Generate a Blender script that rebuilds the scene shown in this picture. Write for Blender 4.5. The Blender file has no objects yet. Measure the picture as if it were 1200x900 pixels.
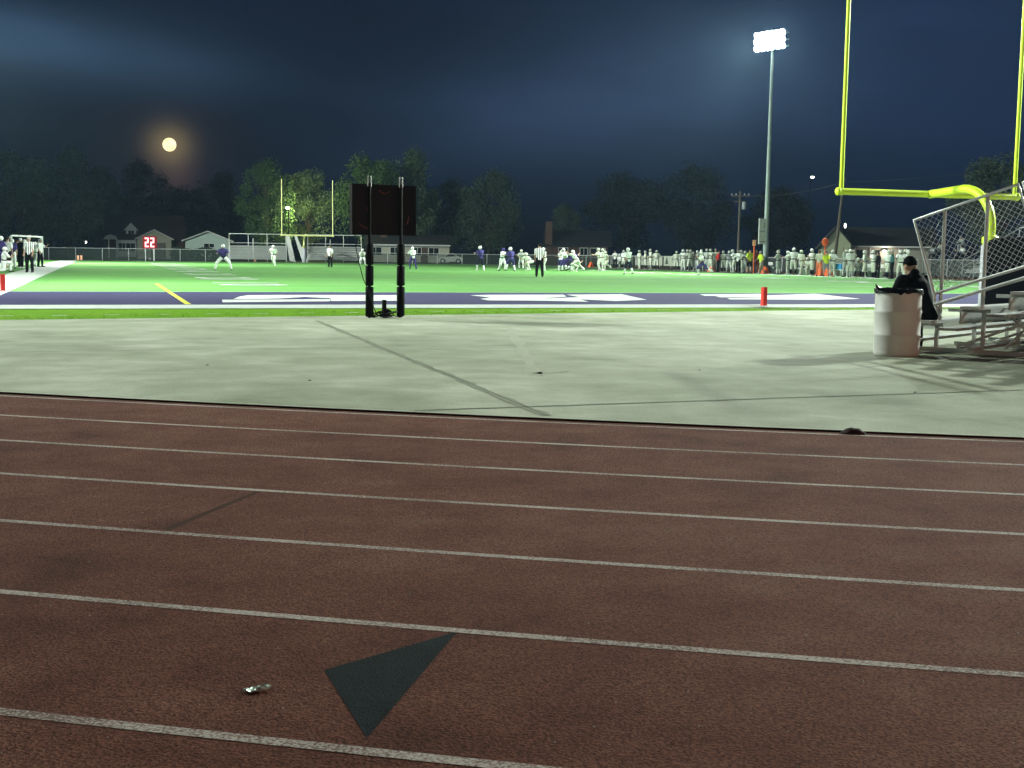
import bpy, math, random
from mathutils import Vector, Matrix
random.seed(7)
S = bpy.context.scene
COL = S.collection
R = math.radians
PI = math.pi

# ------------------------------------------------------------------ camera, measured from the field's known sizes
F, PIT, ROLL, CH, YAW, CX, CY = 1439.17, .1052, .0127, 1.2497, .3211, -21.7845, -29.0124
RT = Vector((math.cos(YAW), -math.sin(YAW), 0))
FW = Vector((math.sin(YAW), math.cos(YAW), 0))
UPZ = Vector((0, 0, 1))
CAMP = Vector((CX, CY, CH))
fwd = FW*math.cos(PIT) - UPZ*math.sin(PIT)
upv = FW*math.sin(PIT) + UPZ*math.cos(PIT)
cr, sr = math.cos(ROLL), math.sin(ROLL)
rx = RT*cr + upv*sr
ux = upv*cr - RT*sr
cam = bpy.data.cameras.new('Camera')
cam.sensor_width = 36
cam.lens = 36*F/1200
cam.clip_start = .05
cam.clip_end = 9000
co = bpy.data.objects.new('Camera', cam)
COL.objects.link(co)
co.matrix_world = Matrix(((rx.x, ux.x, -fwd.x, CX), (rx.y, ux.y, -fwd.y, CY), (rx.z, ux.z, -fwd.z, CH), (0, 0, 0, 1)))
S.camera = co

def ray(x, y):
    dx, dy = (x-600)/F, (y-450)/F
    return fwd + rx*dx - ux*dy
def gnd(x, y, z=0):
    d = ray(x, y); t = (z-CH)/d.z
    return CAMP + d*t
def far(x, y, dist):
    d = ray(x, y); return CAMP + d*(dist/math.hypot(d.x, d.y))
def atX(x, X, y=300):
    d = ray(x, y); t = (X-CX)/d.x
    return Vector((X, CY+d.y*t, 0))
def atY(x, Y, y=300):
    d = ray(x, y); t = (Y-CY)/d.y
    return Vector((CX+d.x*t, Y, 0))

# ------------------------------------------------------------------ materials
def nt(name):
    m = bpy.data.materials.new(name); m.use_nodes = True
    n = m.node_tree
    return m, n, n.nodes['Principled BSDF']
def plain(name, c, rough=.6, metal=0, vary=.12, scale=6, bump=0, em=None, ems=0, spec=.3, coat=0):
    m, n, b = nt(name)
    b.inputs['Roughness'].default_value = rough
    b.inputs['Metallic'].default_value = metal
    b.inputs['Specular IOR Level'].default_value = spec
    tc = n.nodes.new('ShaderNodeTexCoord')
    nz = n.nodes.new('ShaderNodeTexNoise'); nz.inputs['Scale'].default_value = scale; nz.inputs['Detail'].default_value = 5
    n.links.new(tc.outputs['Object'], nz.inputs['Vector'])
    mx = n.nodes.new('ShaderNodeMix'); mx.data_type = 'RGBA'
    mx.inputs['A'].default_value = (*[max(0, v*(1-vary)) for v in c], 1)
    mx.inputs['B'].default_value = (*[min(1, v*(1+vary)) for v in c], 1)
    n.links.new(nz.outputs['Fac'], mx.inputs['Factor'])
    n.links.new(mx.outputs['Result'], b.inputs['Base Color'])
    if bump:
        bp = n.nodes.new('ShaderNodeBump'); bp.inputs['Strength'].default_value = bump; bp.inputs['Distance'].default_value = .01
        n.links.new(nz.outputs['Fac'], bp.inputs['Height']); n.links.new(bp.outputs['Normal'], b.inputs['Normal'])
    if em:
        b.inputs['Emission Color'].default_value = (*em, 1); b.inputs['Emission Strength'].default_value = ems
    return m
def layered(name, cols, scales, rough=.9, bump=.3, bscale=200, bdist=.005, stops=None, spec=.04, stretch=None, grain=0):
    """base colour from two noises (large and small) over a ramp, fine bump"""
    m, n, b = nt(name)
    b.inputs['Roughness'].default_value = rough; b.inputs['Specular IOR Level'].default_value = spec
    tc = n.nodes.new('ShaderNodeTexCoord')
    vec = tc.outputs['Object']
    if stretch:
        mp = n.nodes.new('ShaderNodeMapping'); mp.inputs['Scale'].default_value = stretch[0]; mp.inputs['Rotation'].default_value = (0, 0, stretch[1])
        n.links.new(vec, mp.inputs['Vector']); svec = mp.outputs['Vector']
    else: svec = vec
    out = None
    for k, sc in enumerate(scales):
        nz = n.nodes.new('ShaderNodeTexNoise'); nz.inputs['Scale'].default_value = sc; nz.inputs['Detail'].default_value = 6; nz.inputs['Roughness'].default_value = .6
        n.links.new(svec if k == 0 else vec, nz.inputs['Vector'])
        if out is None: out = nz.outputs['Fac']
        else:
            mm = n.nodes.new('ShaderNodeMix'); mm.inputs['Factor'].default_value = .45
            n.links.new(out, mm.inputs['A']); n.links.new(nz.outputs['Fac'], mm.inputs['B']); out = mm.outputs['Result']
    rp = n.nodes.new('ShaderNodeValToRGB')
    stops = stops or [.3+.4*i/(len(cols)-1) for i in range(len(cols))]
    while len(rp.color_ramp.elements) < len(cols): rp.color_ramp.elements.new(.5)
    for e, p, c in zip(rp.color_ramp.elements, stops, cols): e.position = p; e.color = (*c, 1)
    n.links.new(out, rp.inputs['Fac'])
    res = rp.outputs['Color']
    nb = n.nodes.new('ShaderNodeTexNoise'); nb.inputs['Scale'].default_value = bscale; nb.inputs['Detail'].default_value = 3
    n.links.new(vec, nb.inputs['Vector'])
    if grain:
        mr = n.nodes.new('ShaderNodeMapRange'); mr.inputs['From Min'].default_value = .3; mr.inputs['From Max'].default_value = .7
        mr.inputs['To Min'].default_value = 1-grain; mr.inputs['To Max'].default_value = 1+grain
        n.links.new(nb.outputs['Fac'], mr.inputs['Value'])
        vm = n.nodes.new('ShaderNodeVectorMath'); vm.operation = 'SCALE'
        n.links.new(res, vm.inputs[0]); n.links.new(mr.outputs['Result'], vm.inputs['Scale']); res = vm.outputs['Vector']
    n.links.new(res, b.inputs['Base Color'])
    bp = n.nodes.new('ShaderNodeBump'); bp.inputs['Strength'].default_value = bump; bp.inputs['Distance'].default_value = bdist
    n.links.new(nb.outputs['Fac'], bp.inputs['Height']); n.links.new(bp.outputs['Normal'], b.inputs['Normal'])
    return m

M = {}
M['ground'] = layered('dark grass', [(.010, .018, .008), (.028, .045, .018), (.05, .055, .028)], [.15, 2.5], bscale=40, bdist=.03)
M['turf'] = layered('artificial turf', [(.070, .170, .043), (.086, .202, .054), (.104, .235, .070)], [.12, 3], bscale=60, bdist=.01, grain=.2)
M['strip'] = layered('grass strip', [(.07, .16, .005), (.095, .205, .007), (.13, .23, .012)], [.4, 6], bscale=90, bdist=.02, grain=.25)
M['purple'] = layered('purple turf', [(.030, .027, .062), (.037, .034, .073), (.045, .041, .084)], [.3, 4], bscale=120, bdist=.01, grain=.12)
M['whiteturf'] = layered('white turf', [(.30, .33, .30), (.38, .40, .37), (.46, .48, .44)], [.5, 5], bscale=120, bdist=.01, grain=.08)
M['yellowturf'] = layered('yellow turf line', [(.34, .33, .04), (.42, .40, .07)], [.5, 5], bscale=120)
M['fadeline'] = layered('faded turf line', [(.10, .26, .10), (.15, .31, .14)], [.5, 5], bscale=120)
M['concrete'] = layered('stained concrete', [(.165, .178, .124), (.265, .282, .206), (.315, .33, .25), (.425, .435, .345)], [.3, 1.2], bscale=45, bump=.25, stops=[.33, .45, .53, .64], stretch=((1.0, .5, 1), R(-32)), grain=.12, rough=.8)
M['joint'] = plain('joint filler', (.085, .09, .065), .9, vary=.4, scale=3)
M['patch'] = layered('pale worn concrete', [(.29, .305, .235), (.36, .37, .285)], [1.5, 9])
M['track'] = layered('rubber track', [(.072, .026, .016), (.112, .041, .027), (.136, .054, .037), (.160, .077, .055)], [.35, 2.2], bscale=110, bump=1.0, bdist=.008, stops=[.36, .46, .55, .66], grain=.6, rough=.95, spec=.06)
M['edgeshade'] = plain('track edging', (.012, .007, .006), .9, vary=.3, scale=20)
M['farttrack'] = layered('weathered far track', [(.13, .075, .055), (.18, .10, .075)], [.35, 2.2])
M['streak'] = layered('rubber scuff', [(.042, .02, .013), (.062, .027, .018)], [1, 12], grain=.4, bscale=170)
M['tri'] = layered('black track paint', [(.008, .012, .014), (.02, .026, .028)], [4, 30], bscale=170, bump=.9, grain=.5, rough=.95, spec=.05)
def lane_mat():
    m, n, b = nt('worn lane paint')
    tc = n.nodes.new('ShaderNodeTexCoord')
    nz = n.nodes.new('ShaderNodeTexNoise'); nz.inputs['Scale'].default_value = 120; nz.inputs['Detail'].default_value = 3
    n2 = n.nodes.new('ShaderNodeTexNoise'); n2.inputs['Scale'].default_value = 1.3; n2.inputs['Detail'].default_value = 5
    for q in (nz, n2): n.links.new(tc.outputs['Object'], q.inputs['Vector'])
    ad = n.nodes.new('ShaderNodeMath'); ad.operation = 'MULTIPLY_ADD'; ad.inputs[1].default_value = .7
    n.links.new(n2.outputs['Fac'], ad.inputs[0]); n.links.new(nz.outputs['Fac'], ad.inputs[2])
    rp = n.nodes.new('ShaderNodeValToRGB')
    rp.color_ramp.elements[0].position = .70; rp.color_ramp.elements[0].color = (.115, .055, .040, 1)
    rp.color_ramp.elements[1].position = .98; rp.color_ramp.elements[1].color = (.43, .36, .31, 1)
    n.links.new(ad.outputs[0], rp.inputs['Fac']); n.links.new(rp.outputs['Color'], b.inputs['Base Color'])
    bp = n.nodes.new('ShaderNodeBump'); bp.inputs['Strength'].default_value = .7; bp.inputs['Distance'].default_value = .006
    n.links.new(nz.outputs['Fac'], bp.inputs['Height']); n.links.new(bp.outputs['Normal'], b.inputs['Normal'])
    b.inputs['Roughness'].default_value = .9
    return m
M['lane'] = lane_mat()
M['alu'] = plain('aluminium', (.64, .66, .64), .4, .25, .15, 9)
M['galv'] = plain('galvanised steel', (.60, .62, .61), .45, .3, .2, 14)
M['polesteel'] = plain('weathered pole steel', (.30, .34, .35), .6, .3, .2, 3)
M['darkalu'] = plain('dull aluminium plank', (.42, .42, .40), .5, .15, .25, 4)
M['goal'] = plain('fluorescent yellow paint', (.60, .78, .035), .42, 0, .06, 3)
M['glaregoal'] = plain('overexposed yellow paint', (.80, .78, .36), .45, 0, .06, 3)  # far copy of the goal paint, overexposure put into its paler colour
M['pad'] = plain('grey vinyl pad', (.42, .42, .47), .5, 0, .15, 3)
M['black'] = plain('black paint', (.008, .007, .008), .6, 0, .3, 5, spec=.12)
M['blackpad'] = plain('black foam pad', (.006, .007, .006), .8, 0, .3, 5, spec=.08)
M['cabinet'] = plain('dark maroon cabinet', (.007, .0025, .004), .5, 0, .4, 4, spec=.15)
M['bag'] = plain('black plastic liner', (.008, .008, .009), .25, 0, .3, 12, bump=.4)
M['drum'] = plain('white plastic drum', (.66, .64, .61), .45, 0, .12, 7)
M['brown'] = plain('curled dark rubber', (.035, .012, .01), .8, 0, .4, 30)
M['wrapper'] = plain('pale foil wrapper', (.50, .62, .54), .3, .1, .4, 60)
M['orange'] = plain('orange vinyl', (.80, .13, .035), .5, 0, .08, 5)
M['red'] = plain('red pylon vinyl', (.62, .028, .02), .45, 0, .1, 5)
M['peach'] = plain('pale orange vinyl', (.85, .42, .25), .5, 0, .1, 5)
M['white'] = plain('white paint', (.78, .78, .76), .5, 0, .06, 4)
M['bench'] = plain('bright bench plank', (.74, .76, .74), .45, .1, .08, 4)
M['banner'] = plain('pale banner vinyl', (.42, .44, .36), .6, 0, .15, 3)
M['bannerink'] = plain('banner print', (.035, .07, .05), .6, 0, .15, 3)
M['bannergrey'] = plain('banner grey print', (.20, .24, .26), .6, 0, .15, 3)
M['blue'] = plain('blue cooler plastic', (.03, .24, .55), .4, 0, .08, 3)
M['brick'] = plain('brown brick', (.085, .05, .04), .85, 0, .3, 2)
M['clap'] = plain('white clapboard', (.50, .52, .50), .6, 0, .1, 2)
M['cream'] = plain('cream siding', (.42, .41, .33), .7, 0, .12, 2)
M['mint'] = plain('pale green siding', (.40, .48, .44), .7, 0, .1, 2)
M['olive'] = plain('olive block wall', (.30, .33, .22), .8, 0, .15, 2)
M['taupe'] = plain('taupe panel wall', (.26, .25, .21), .8, 0, .15, 2)
M['roof'] = plain('dark shingles', (.024, .023, .026), .85, 0, .3, 3)
M['roofred'] = plain('rusty shingles', (.030, .014, .013), .85, 0, .3, 3)
M['pane'] = plain('dark window glass', (.01, .013, .016), .1, 0, .1, 3)
M['trim'] = plain('white trim', (.55, .56, .54), .6, 0, .08, 3)
M['garage'] = plain('dull brown garage door', (.16, .14, .13), .6, 0, .15, 3)  # dull grey-brown door colour
M['carpaint'] = plain('pale car paint', (.62, .66, .60), .3, .1, .05, 3)
M['tyre'] = plain('tyre rubber', (.012, .012, .013), .8, 0, .2, 8)
M['wood'] = plain('weathered pole wood', (.10, .085, .065), .85, 0, .3, 5)
M['bark'] = plain('bark', (.07, .055, .04), .9, 0, .35, 4, bump=.5)
M['tarp'] = plain('black tarpaulin', (.004, .0045, .007), .85, 0, .4, 3, bump=.3, spec=.03)
M['lens'] = plain('lit floodlight lens', (.9, .95, .95), .3, em=(.90, 1, .98), ems=90)
M['lampw'] = plain('lit lamp lens', (.9, .9, .9), .3, em=(1, .98, .85), ems=7)
M['lampg'] = plain('lit street lamp lens', (.9, .9, .9), .3, em=(.95, 1, .75), ems=12)
M['digit'] = plain('lit red digits', (.9, .1, .1), .3, em=(1, .22, .24), ems=6)
M['haloface'] = plain('red halo glow on cabinet', (.05, .006, .006), .3, 0, .2, 4, em=(.50, .008, .022), ems=.32)  # cabinet face glows to stand in for the halo round the digits
M['moon'] = None
def leaf_mat(name, c1, c2, tr=.25):
    m, n, b = nt(name)
    tc = n.nodes.new('ShaderNodeTexCoord'); nz = n.nodes.new('ShaderNodeTexNoise'); nz.inputs['Scale'].default_value = .8; nz.inputs['Detail'].default_value = 4
    n.links.new(tc.outputs['Object'], nz.inputs['Vector'])
    rp = n.nodes.new('ShaderNodeValToRGB'); rp.color_ramp.elements[0].position = .32; rp.color_ramp.elements[1].position = .68
    rp.color_ramp.elements[0].color = (*c1, 1); rp.color_ramp.elements[1].color = (*c2, 1)
    n.links.new(nz.outputs['Fac'], rp.inputs['Fac']); n.links.new(rp.outputs['Color'], b.inputs['Base Color'])
    b.inputs['Roughness'].default_value = .7; b.inputs['Specular IOR Level'].default_value = .25
    return m
M['leafA'] = leaf_mat('broad leaves', (.055, .090, .046), (.10, .145, .078))
M['leafB'] = leaf_mat('dull leaves', (.042, .07, .040), (.08, .11, .068))
M['leafC'] = leaf_mat('lush leaves', (.034, .072, .024), (.066, .115, .038))
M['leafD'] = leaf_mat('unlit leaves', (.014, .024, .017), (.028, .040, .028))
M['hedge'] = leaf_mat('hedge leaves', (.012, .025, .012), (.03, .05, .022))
def mesh_mat(name, c, scale, thick, rough=.5, metal=.6):
    """chain link seen from far: wires with see-through gaps (procedural grid in object space X/Z)"""
    m, n, b = nt(name)
    b.inputs['Base Color'].default_value = (*c, 1); b.inputs['Metallic'].default_value = metal; b.inputs['Roughness'].default_value = rough
    tc = n.nodes.new('ShaderNodeTexCoord'); sp = n.nodes.new('ShaderNodeSeparateXYZ'); n.links.new(tc.outputs['Object'], sp.inputs[0])
    def mth(op, a, b_=None):
        q = n.nodes.new('ShaderNodeMath'); q.operation = op
        for i, v in enumerate((a, b_)):
            if v is None: continue
            if isinstance(v, (int, float)): q.inputs[i].default_value = v
            else: n.links.new(v, q.inputs[i])
        return q.outputs[0]
    s1 = mth('PINGPONG', mth('MULTIPLY', mth('ADD', sp.outputs['X'], sp.outputs['Z']), scale), .5)
    s2 = mth('PINGPONG', mth('MULTIPLY', mth('SUBTRACT', sp.outputs['X'], sp.outputs['Z']), scale), .5)
    al = mth('LESS_THAN', mth('MINIMUM', s1, s2), thick)
    n.links.new(al, b.inputs['Alpha'])
    return m
M['chain'] = mesh_mat('far chain link', (.30, .33, .32), 14, .055)
M['chaindark'] = mesh_mat('dark green chain link', (.02, .035, .028), 14, .17, .7, .1)
# clothes
for nm, c in dict(skin=(.42, .26, .19), skindark=(.16, .09, .06), jwhite=(.68, .71, .68), jcream=(.52, .55, .46), jgrey=(.36, .39, .36), jpurple=(.055, .045, .16),
                  cblack=(.006, .006, .008), cnavy=(.02, .022, .04), hwhite=(.72, .74, .70), hcream=(.56, .57, .48), hpurple=(.07, .05, .22), yellow=(.55, .70, .05),
                  cred=(.42, .03, .035), kgrey=(.20, .20, .24), khaki=(.42, .38, .28), teal=(.04, .12, .13), hair=(.035, .024, .018), maroon=(.14, .035, .03), clogrey=(.30, .33, .34),
                  stripe=(.75, .75, .74), shoe=(.65, .66, .64), sblack=(.015, .015, .015), orangecl=(.75, .2, .1)).items():
    M[nm] = plain('cloth ' + nm if 'skin' not in nm else nm, c, .85, 0, .12, 14, spec=.25 if 'skin' in nm else .06)
def stripes(name, c1, c2, k):
    m, n, b = nt(name); b.inputs['Roughness'].default_value = .75
    tc = n.nodes.new('ShaderNodeTexCoord'); sp = n.nodes.new('ShaderNodeSeparateXYZ'); n.links.new(tc.outputs['Object'], sp.inputs[0])
    a = n.nodes.new('ShaderNodeMath'); a.operation = 'MULTIPLY'; a.inputs[1].default_value = k; n.links.new(sp.outputs['X'], a.inputs[0])
    f = n.nodes.new('ShaderNodeMath'); f.operation = 'FRACT'; n.links.new(a.outputs[0], f.inputs[0])
    g = n.nodes.new('ShaderNodeMath'); g.operation = 'GREATER_THAN'; g.inputs[1].default_value = .55; n.links.new(f.outputs[0], g.inputs[0])
    mx = n.nodes.new('ShaderNodeMix'); mx.data_type = 'RGBA'; mx.inputs['A'].default_value = (*c1, 1); mx.inputs['B'].default_value = (*c2, 1)
    n.links.new(g.outputs[0], mx.inputs['Factor']); n.links.new(mx.outputs['Result'], b.inputs['Base Color'])
    return m
M['stripe'] = stripes('referee stripes', (.78, .78, .77), (.04, .04, .045), 11)

# ------------------------------------------------------------------ mesh helpers
class MB:
    def __init__(s): s.v = []; s.f = []; s.sm = []
    def add(s, vs, fs, smooth=False):
        o = len(s.v); s.v += [tuple(v) for v in vs]
        for f in fs: s.f.append(tuple(i+o for i in f)); s.sm.append(smooth)
        return s
    def box(s, c, d, rot=None):
        c = Vector(c); h = Vector(d)/2
        vs = []
        for z in (-1, 1):
            for x, y in ((-1, -1), (1, -1), (1, 1), (-1, 1)):
                p = Vector((x*h.x, y*h.y, z*h.z))
                if rot is not None: p = rot @ p
                vs.append(c+p)
        return s.add(vs, [(0, 3, 2, 1), (4, 5, 6, 7), (0, 1, 5, 4), (1, 2, 6, 5), (2, 3, 7, 6), (3, 0, 4, 7)])
    def quad(s, pts): return s.add(pts, [tuple(range(len(pts)))])
    def path(s, pts, r, n=10, cap=True, sides=None):
        pts = [Vector(p) for p in pts]
        rs = r if isinstance(r, (list, tuple)) else [r]*len(pts)
        prev = None; rings = []
        for i, p in enumerate(pts):
            t = (pts[min(i+1, len(pts)-1)]-pts[max(i-1, 0)]).normalized()
            if prev is None:
                a = t.cross(Vector((0, 0, 1)))
                if a.length < .1: a = t.cross(Vector((1, 0, 0)))
            else: a = prev - t*prev.dot(t)
            a.normalize(); prev = a; b = t.cross(a)
            rings.append([p+(a*math.cos(2*PI*k/n)+b*math.sin(2*PI*k/n))*rs[i] for k in range(n)])
        vs = [v for rg in rings for v in rg]; fs = []
        for i in range(len(pts)-1):
            for k in range(n):
                fs.append((i*n+k, i*n+(k+1) % n, (i+1)*n+(k+1) % n, (i+1)*n+k))
        s.add(vs, fs, True)
        if cap: s.add(rings[0], [tuple(range(n))[::-1]]); s.add(rings[-1], [tuple(range(n))])
        return s
    def lathe(s, prof, c=(0, 0, 0), n=28, cap=True):
        c = Vector(c); vs = []; fs = []
        for r, z in prof: vs += [c+Vector((r*math.cos(2*PI*k/n), r*math.sin(2*PI*k/n), z)) for k in range(n)]
        for i in range(len(prof)-1):
            for k in range(n): fs.append((i*n+k, i*n+(k+1) % n, (i+1)*n+(k+1) % n, (i+1)*n+k))
        s.add(vs, fs, True)
        if cap:
            s.add(vs[:n], [tuple(range(n))[::-1]]); s.add(vs[-n:], [tuple(range(n))])
        return s
    def ell(s, c, rad, rot=None, n=12, m=8):
        c = Vector(c); vs = [];fs = []
        def P(v):
            v = Vector((v[0]*rad[0], v[1]*rad[1], v[2]*rad[2]))
            return c+(rot @ v if rot is not None else v)
        vs.append(P((0, 0, -1)))
        for j in range(1, m):
            a = -PI/2+PI*j/m
            for k in range(n): vs.append(P((math.cos(a)*math.cos(2*PI*k/n), math.cos(a)*math.sin(2*PI*k/n), math.sin(a))))
        vs.append(P((0, 0, 1)))
        for k in range(n): fs.append((0, 1+(k+1) % n, 1+k))
        for j in range(m-2):
            for k in range(n): fs.append((1+j*n+k, 1+j*n+(k+1) % n, 1+(j+1)*n+(k+1) % n, 1+(j+1)*n+k))
        o = 1+(m-2)*n
        for k in range(n): fs.append((o+k, o+(k+1) % n, len(vs)-1))
        return s.add(vs, fs, True)
    def prism(s, pts, d):
        """closed polygon pts (3D) pushed by vector d"""
        n = len(pts); d = Vector(d); a = [Vector(p) for p in pts]; b = [p+d for p in a]
        s.add(a+b, [tuple(range(n))[::-1], tuple(range(n, 2*n))]+[(i, (i+1) % n, n+(i+1) % n, n+i) for i in range(n)])
        return s
    def mesh(s, name):
        me = bpy.data.meshes.new(name); me.from_pydata(s.v, [], s.f); me.polygons.foreach_set('use_smooth', s.sm); me.update()
        return me
def link(name, me, mat=None, parent=None, loc=None):
    o = bpy.data.objects.new(name, me); COL.objects.link(o)
    if mat is not None:
        if len(me.materials) == 0: me.materials.append(mat)
        else:
            o.material_slots[0].link = 'OBJECT'; o.material_slots[0].material = mat
    if parent is not None: o.parent = parent
    if loc is not None: o.location = loc
    return o
def obj(name, mb, mat, parent=None, loc=None): return link(name, mb.mesh(name), M[mat] if isinstance(mat, str) else mat, parent, loc)
def tag(o, label=None, cat=None, group=None, kind=None):
    if label: o['label'] = label
    if cat: o['category'] = cat
    if group: o['group'] = group
    if kind: o['kind'] = kind
    return o
def thing(name, label, cat, loc=(0, 0, 0), rz=0, group=None):
    o = bpy.data.objects.new(name, None); COL.objects.link(o); o.empty_display_size = .2
    o.location = loc; o.rotation_euler = (0, 0, rz)
    return tag(o, label, cat, group)
def dup(root, loc, rz=0, label=None, scale=None):
    r = root.copy(); COL.objects.link(r); r.location = loc; r.rotation_euler = (0, 0, rz)
    if label: r['label'] = label
    if scale: r.scale = (scale,)*3
    for ch in list(root.children):
        c = ch.copy(); COL.objects.link(c); c.parent = r
        for g in list(ch.children):
            d = g.copy(); COL.objects.link(d); d.parent = c
    return r
def struct(name, mb, mat, parent=None, label=None):
    o = obj(name, mb, mat, parent)
    if parent is None: o['kind'] = 'structure'
    return o
def sheet(poly, z):
    return MB().quad([(p[0], p[1], z) for p in poly])

# ------------------------------------------------------------------ ground, field, track
g = MB()
N = 40
for i in range(N):
    a0, a1 = 2*PI*i/N, 2*PI*(i+1)/N
    g.quad([(0, 40, -.06), (1500*math.cos(a0), 40+1500*math.sin(a0), -.06), (1500*math.cos(a1), 40+1500*math.sin(a1), -.06)])
struct('ground', g, 'ground')

TC = Vector((23.349, 47.913)); R0 = 80.12        # turn centre and radius of the innermost lane line
def arc(r, a0, a1, n=120):
    return [(TC.x+r*math.cos(R(a0+(a1-a0)*i/n)), TC.y+r*math.sin(R(a0+(a1-a0)*i/n))) for i in range(n+1)]
def ring(r0, r1, a0, a1, z, n=140):
    mb = MB(); A = arc(r0, a0, a1, n); B = arc(r1, a0, a1, n)
    for i in range(n): mb.quad([(*A[i], z), (*B[i], z), (*B[i+1], z), (*A[i+1], z)])
    return mb
REDGE = R0-.12
LANE = 1.034
track = struct('track', ring(REDGE-.02, R0+8*LANE+.6, 200, 282, -.014), 'track')
for k in range(9):
    struct('lane_line', ring(R0+k*LANE-.024, R0+k*LANE+.024, 200, 282, -.0125, 200), 'lane', track)
e = MB()

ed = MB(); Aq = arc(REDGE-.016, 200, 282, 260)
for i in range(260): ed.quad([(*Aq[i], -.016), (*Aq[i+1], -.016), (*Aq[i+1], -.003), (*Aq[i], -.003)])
struct('edge_shade', ed, 'edgeshade', track)  # dark strip paints the shadow line below the slab edge
# painted black triangle and a dark diagonal streak on the rubber
tp = [gnd(536, 740, -.0128), gnd(380, 785, -.0128), gnd(430, 865, -.0128)]
struct('triangle_mark', MB().quad(tp), 'tri', track)
sp = [gnd(299, 576, -.0133), gnd(304, 577, -.0133), gnd(200, 621, -.0133), gnd(190, 620, -.0133)]
struct('dark_streak', MB().quad(sp), 'streak', track)
# right and left straights
struct('track_straight', sheet([(30.2, 0), (38.5, 0), (38.5, 140), (30.2, 140)], -.03), 'farttrack')
# concrete apron inside the turn
ga, gb = gnd(0, 375), gnd(1000, 363)
gd = Vector(((gb-ga).x, (gb-ga).y)).normalized()
def gline(x): return ga.y+(x-ga.x)*gd.y/gd.x
inner = [q for q in arc(REDGE-.02, 200, 282, 200) if q[1] < gline(q[0])-.02 and q[0] < 26]
ap = inner + [(26, gline(26)), (inner[0][0], gline(inner[0][0]))]
cm = MB()
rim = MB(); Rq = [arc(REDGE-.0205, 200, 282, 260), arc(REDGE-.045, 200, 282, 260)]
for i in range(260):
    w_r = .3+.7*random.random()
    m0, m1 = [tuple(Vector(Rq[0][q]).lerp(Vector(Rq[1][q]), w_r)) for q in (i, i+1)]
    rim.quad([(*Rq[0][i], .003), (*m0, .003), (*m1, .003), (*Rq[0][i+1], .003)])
# fine slab edge: small random chips along the track side
ap2 = []
for i, q in enumerate(ap): ap2.append(q)
cm.prism([(x, y, -.07) for x, y in ap2], (0, 0, .07))
apron = struct('concrete_apron', cm, 'concrete')
M['rimlit'] = plain('pale lit slab arris', (.55, .54, .44), .8, vary=.25, scale=5)  # pale worn slab edge, its lit gleam put into the colour
struct('lit_arris', rim, 'rimlit', apron)
def strip(p, q, w, z):
    p, q = Vector((p[0], p[1])), Vector((q[0], q[1])); t = (q-p).normalized(); nn = Vector((-t.y, t.x))*w/2
    return [(*(p+nn), z), (*(q+nn), z), (*(q-nn), z), (*(p-nn), z)]
def wobble(mb, p, q, w, z, n=40, amp=.02):
    p, q = Vector((p[0], p[1])), Vector((q[0], q[1])); t = (q-p).normalized(); nn = Vector((-t.y, t.x))
    pts = []
    for i in range(n+1):
        ww = w*random.uniform(.5, 1.2); c = p.lerp(q, i/n)+nn*random.uniform(-amp, amp)*.4
        pts.append((c+nn*ww/2, c-nn*ww/2))
    for i in range(n): mb.quad([(*pts[i][0], z), (*pts[i+1][0], z), (*pts[i+1][1], z), (*pts[i][1], z)])
    return mb
def pxl(a, b, ext=0):
    p, q = gnd(*a), gnd(*b); d = (q-p)
    return p-d*ext, q+d*ext
M['stain'] = layered('stained joint edge', [(.19, .20, .145), (.26, .275, .205)], [1.5, 8])
sj = MB()
wobble(sj, *pxl((371, 376), (642, 487.5)), .12, .003, 60, .05); wobble(sj, *pxl((485, 481.5), (1199, 457)), .05, .003, 60, .03)
struct('joint_stain', sj, 'stain', apron)
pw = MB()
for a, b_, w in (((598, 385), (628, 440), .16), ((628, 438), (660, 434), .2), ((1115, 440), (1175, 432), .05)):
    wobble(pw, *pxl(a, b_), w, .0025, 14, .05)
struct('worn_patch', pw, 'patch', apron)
j = MB()
for a, b, w in (((371, 376), (642, 487.5), .022), ((485, 481.5), (1199, 457), .018), ((0, 413), (610, 405), .028), ((420, 377), (880, 381), .02), ((0, 391), (330, 386), .016)):
    wobble(j, *pxl(a, b), w, .004)
struct('slab_joint', j, 'joint', apron)
cr_ = MB()
wobble(cr_, *pxl((165, 435.5), (212, 435)), .03, .0045, 10, .03); wobble(cr_, *pxl((110, 407), (160, 404)), .012, .0045, 10, .03)
for px in ((363, 446), (243, 428), (1072, 460), (820, 434)):
    q = gnd(*px); cr_.ell((q.x, q.y, .004), (.018, .012, .005), n=8, m=4)
struct('crack', cr_, 'joint', apron)

# turf
turf = struct('turf_field', sheet([(-29, -2.0), (28.5, -1.2), (28.5, 112.5), (-29, 112.5)], .006), 'turf')
st = [(-60, gline(-60)+.02), (26, gline(26)+.02), (26, -1.4), (-60, -2.3)]
struct('grass_strip', sheet(st, -.002), 'strip')
strip_grass = MB()
for i in range(3500):       # blades along the concrete edge and over the strip
    x = random.uniform(-26, 0); y0 = gline(x); y = y0+abs(random.gauss(0, 1.2))
    if y > -2.05: continue
    a = random.uniform(0, PI); h = random.uniform(.01, .03); w = .006
    lx, ly = math.cos(a)*w, math.sin(a)*w
    strip_grass.quad([(x-lx, y-ly, -.002), (x+lx, y+ly, -.002), (x+random.uniform(-.02, .02), y+random.uniform(-.02, .02), h)])
tag(obj('grass_blades', strip_grass, 'strip'), kind='stuff')
W2 = 24.38
Z1, Z2, Z3 = .010, .014, .018
b = MB()
def slab(x0, x1, y0, y1, z): return [(x0, y0, z), (x1, y0, z), (x1, y1, z), (x0, y1, z)]
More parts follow.
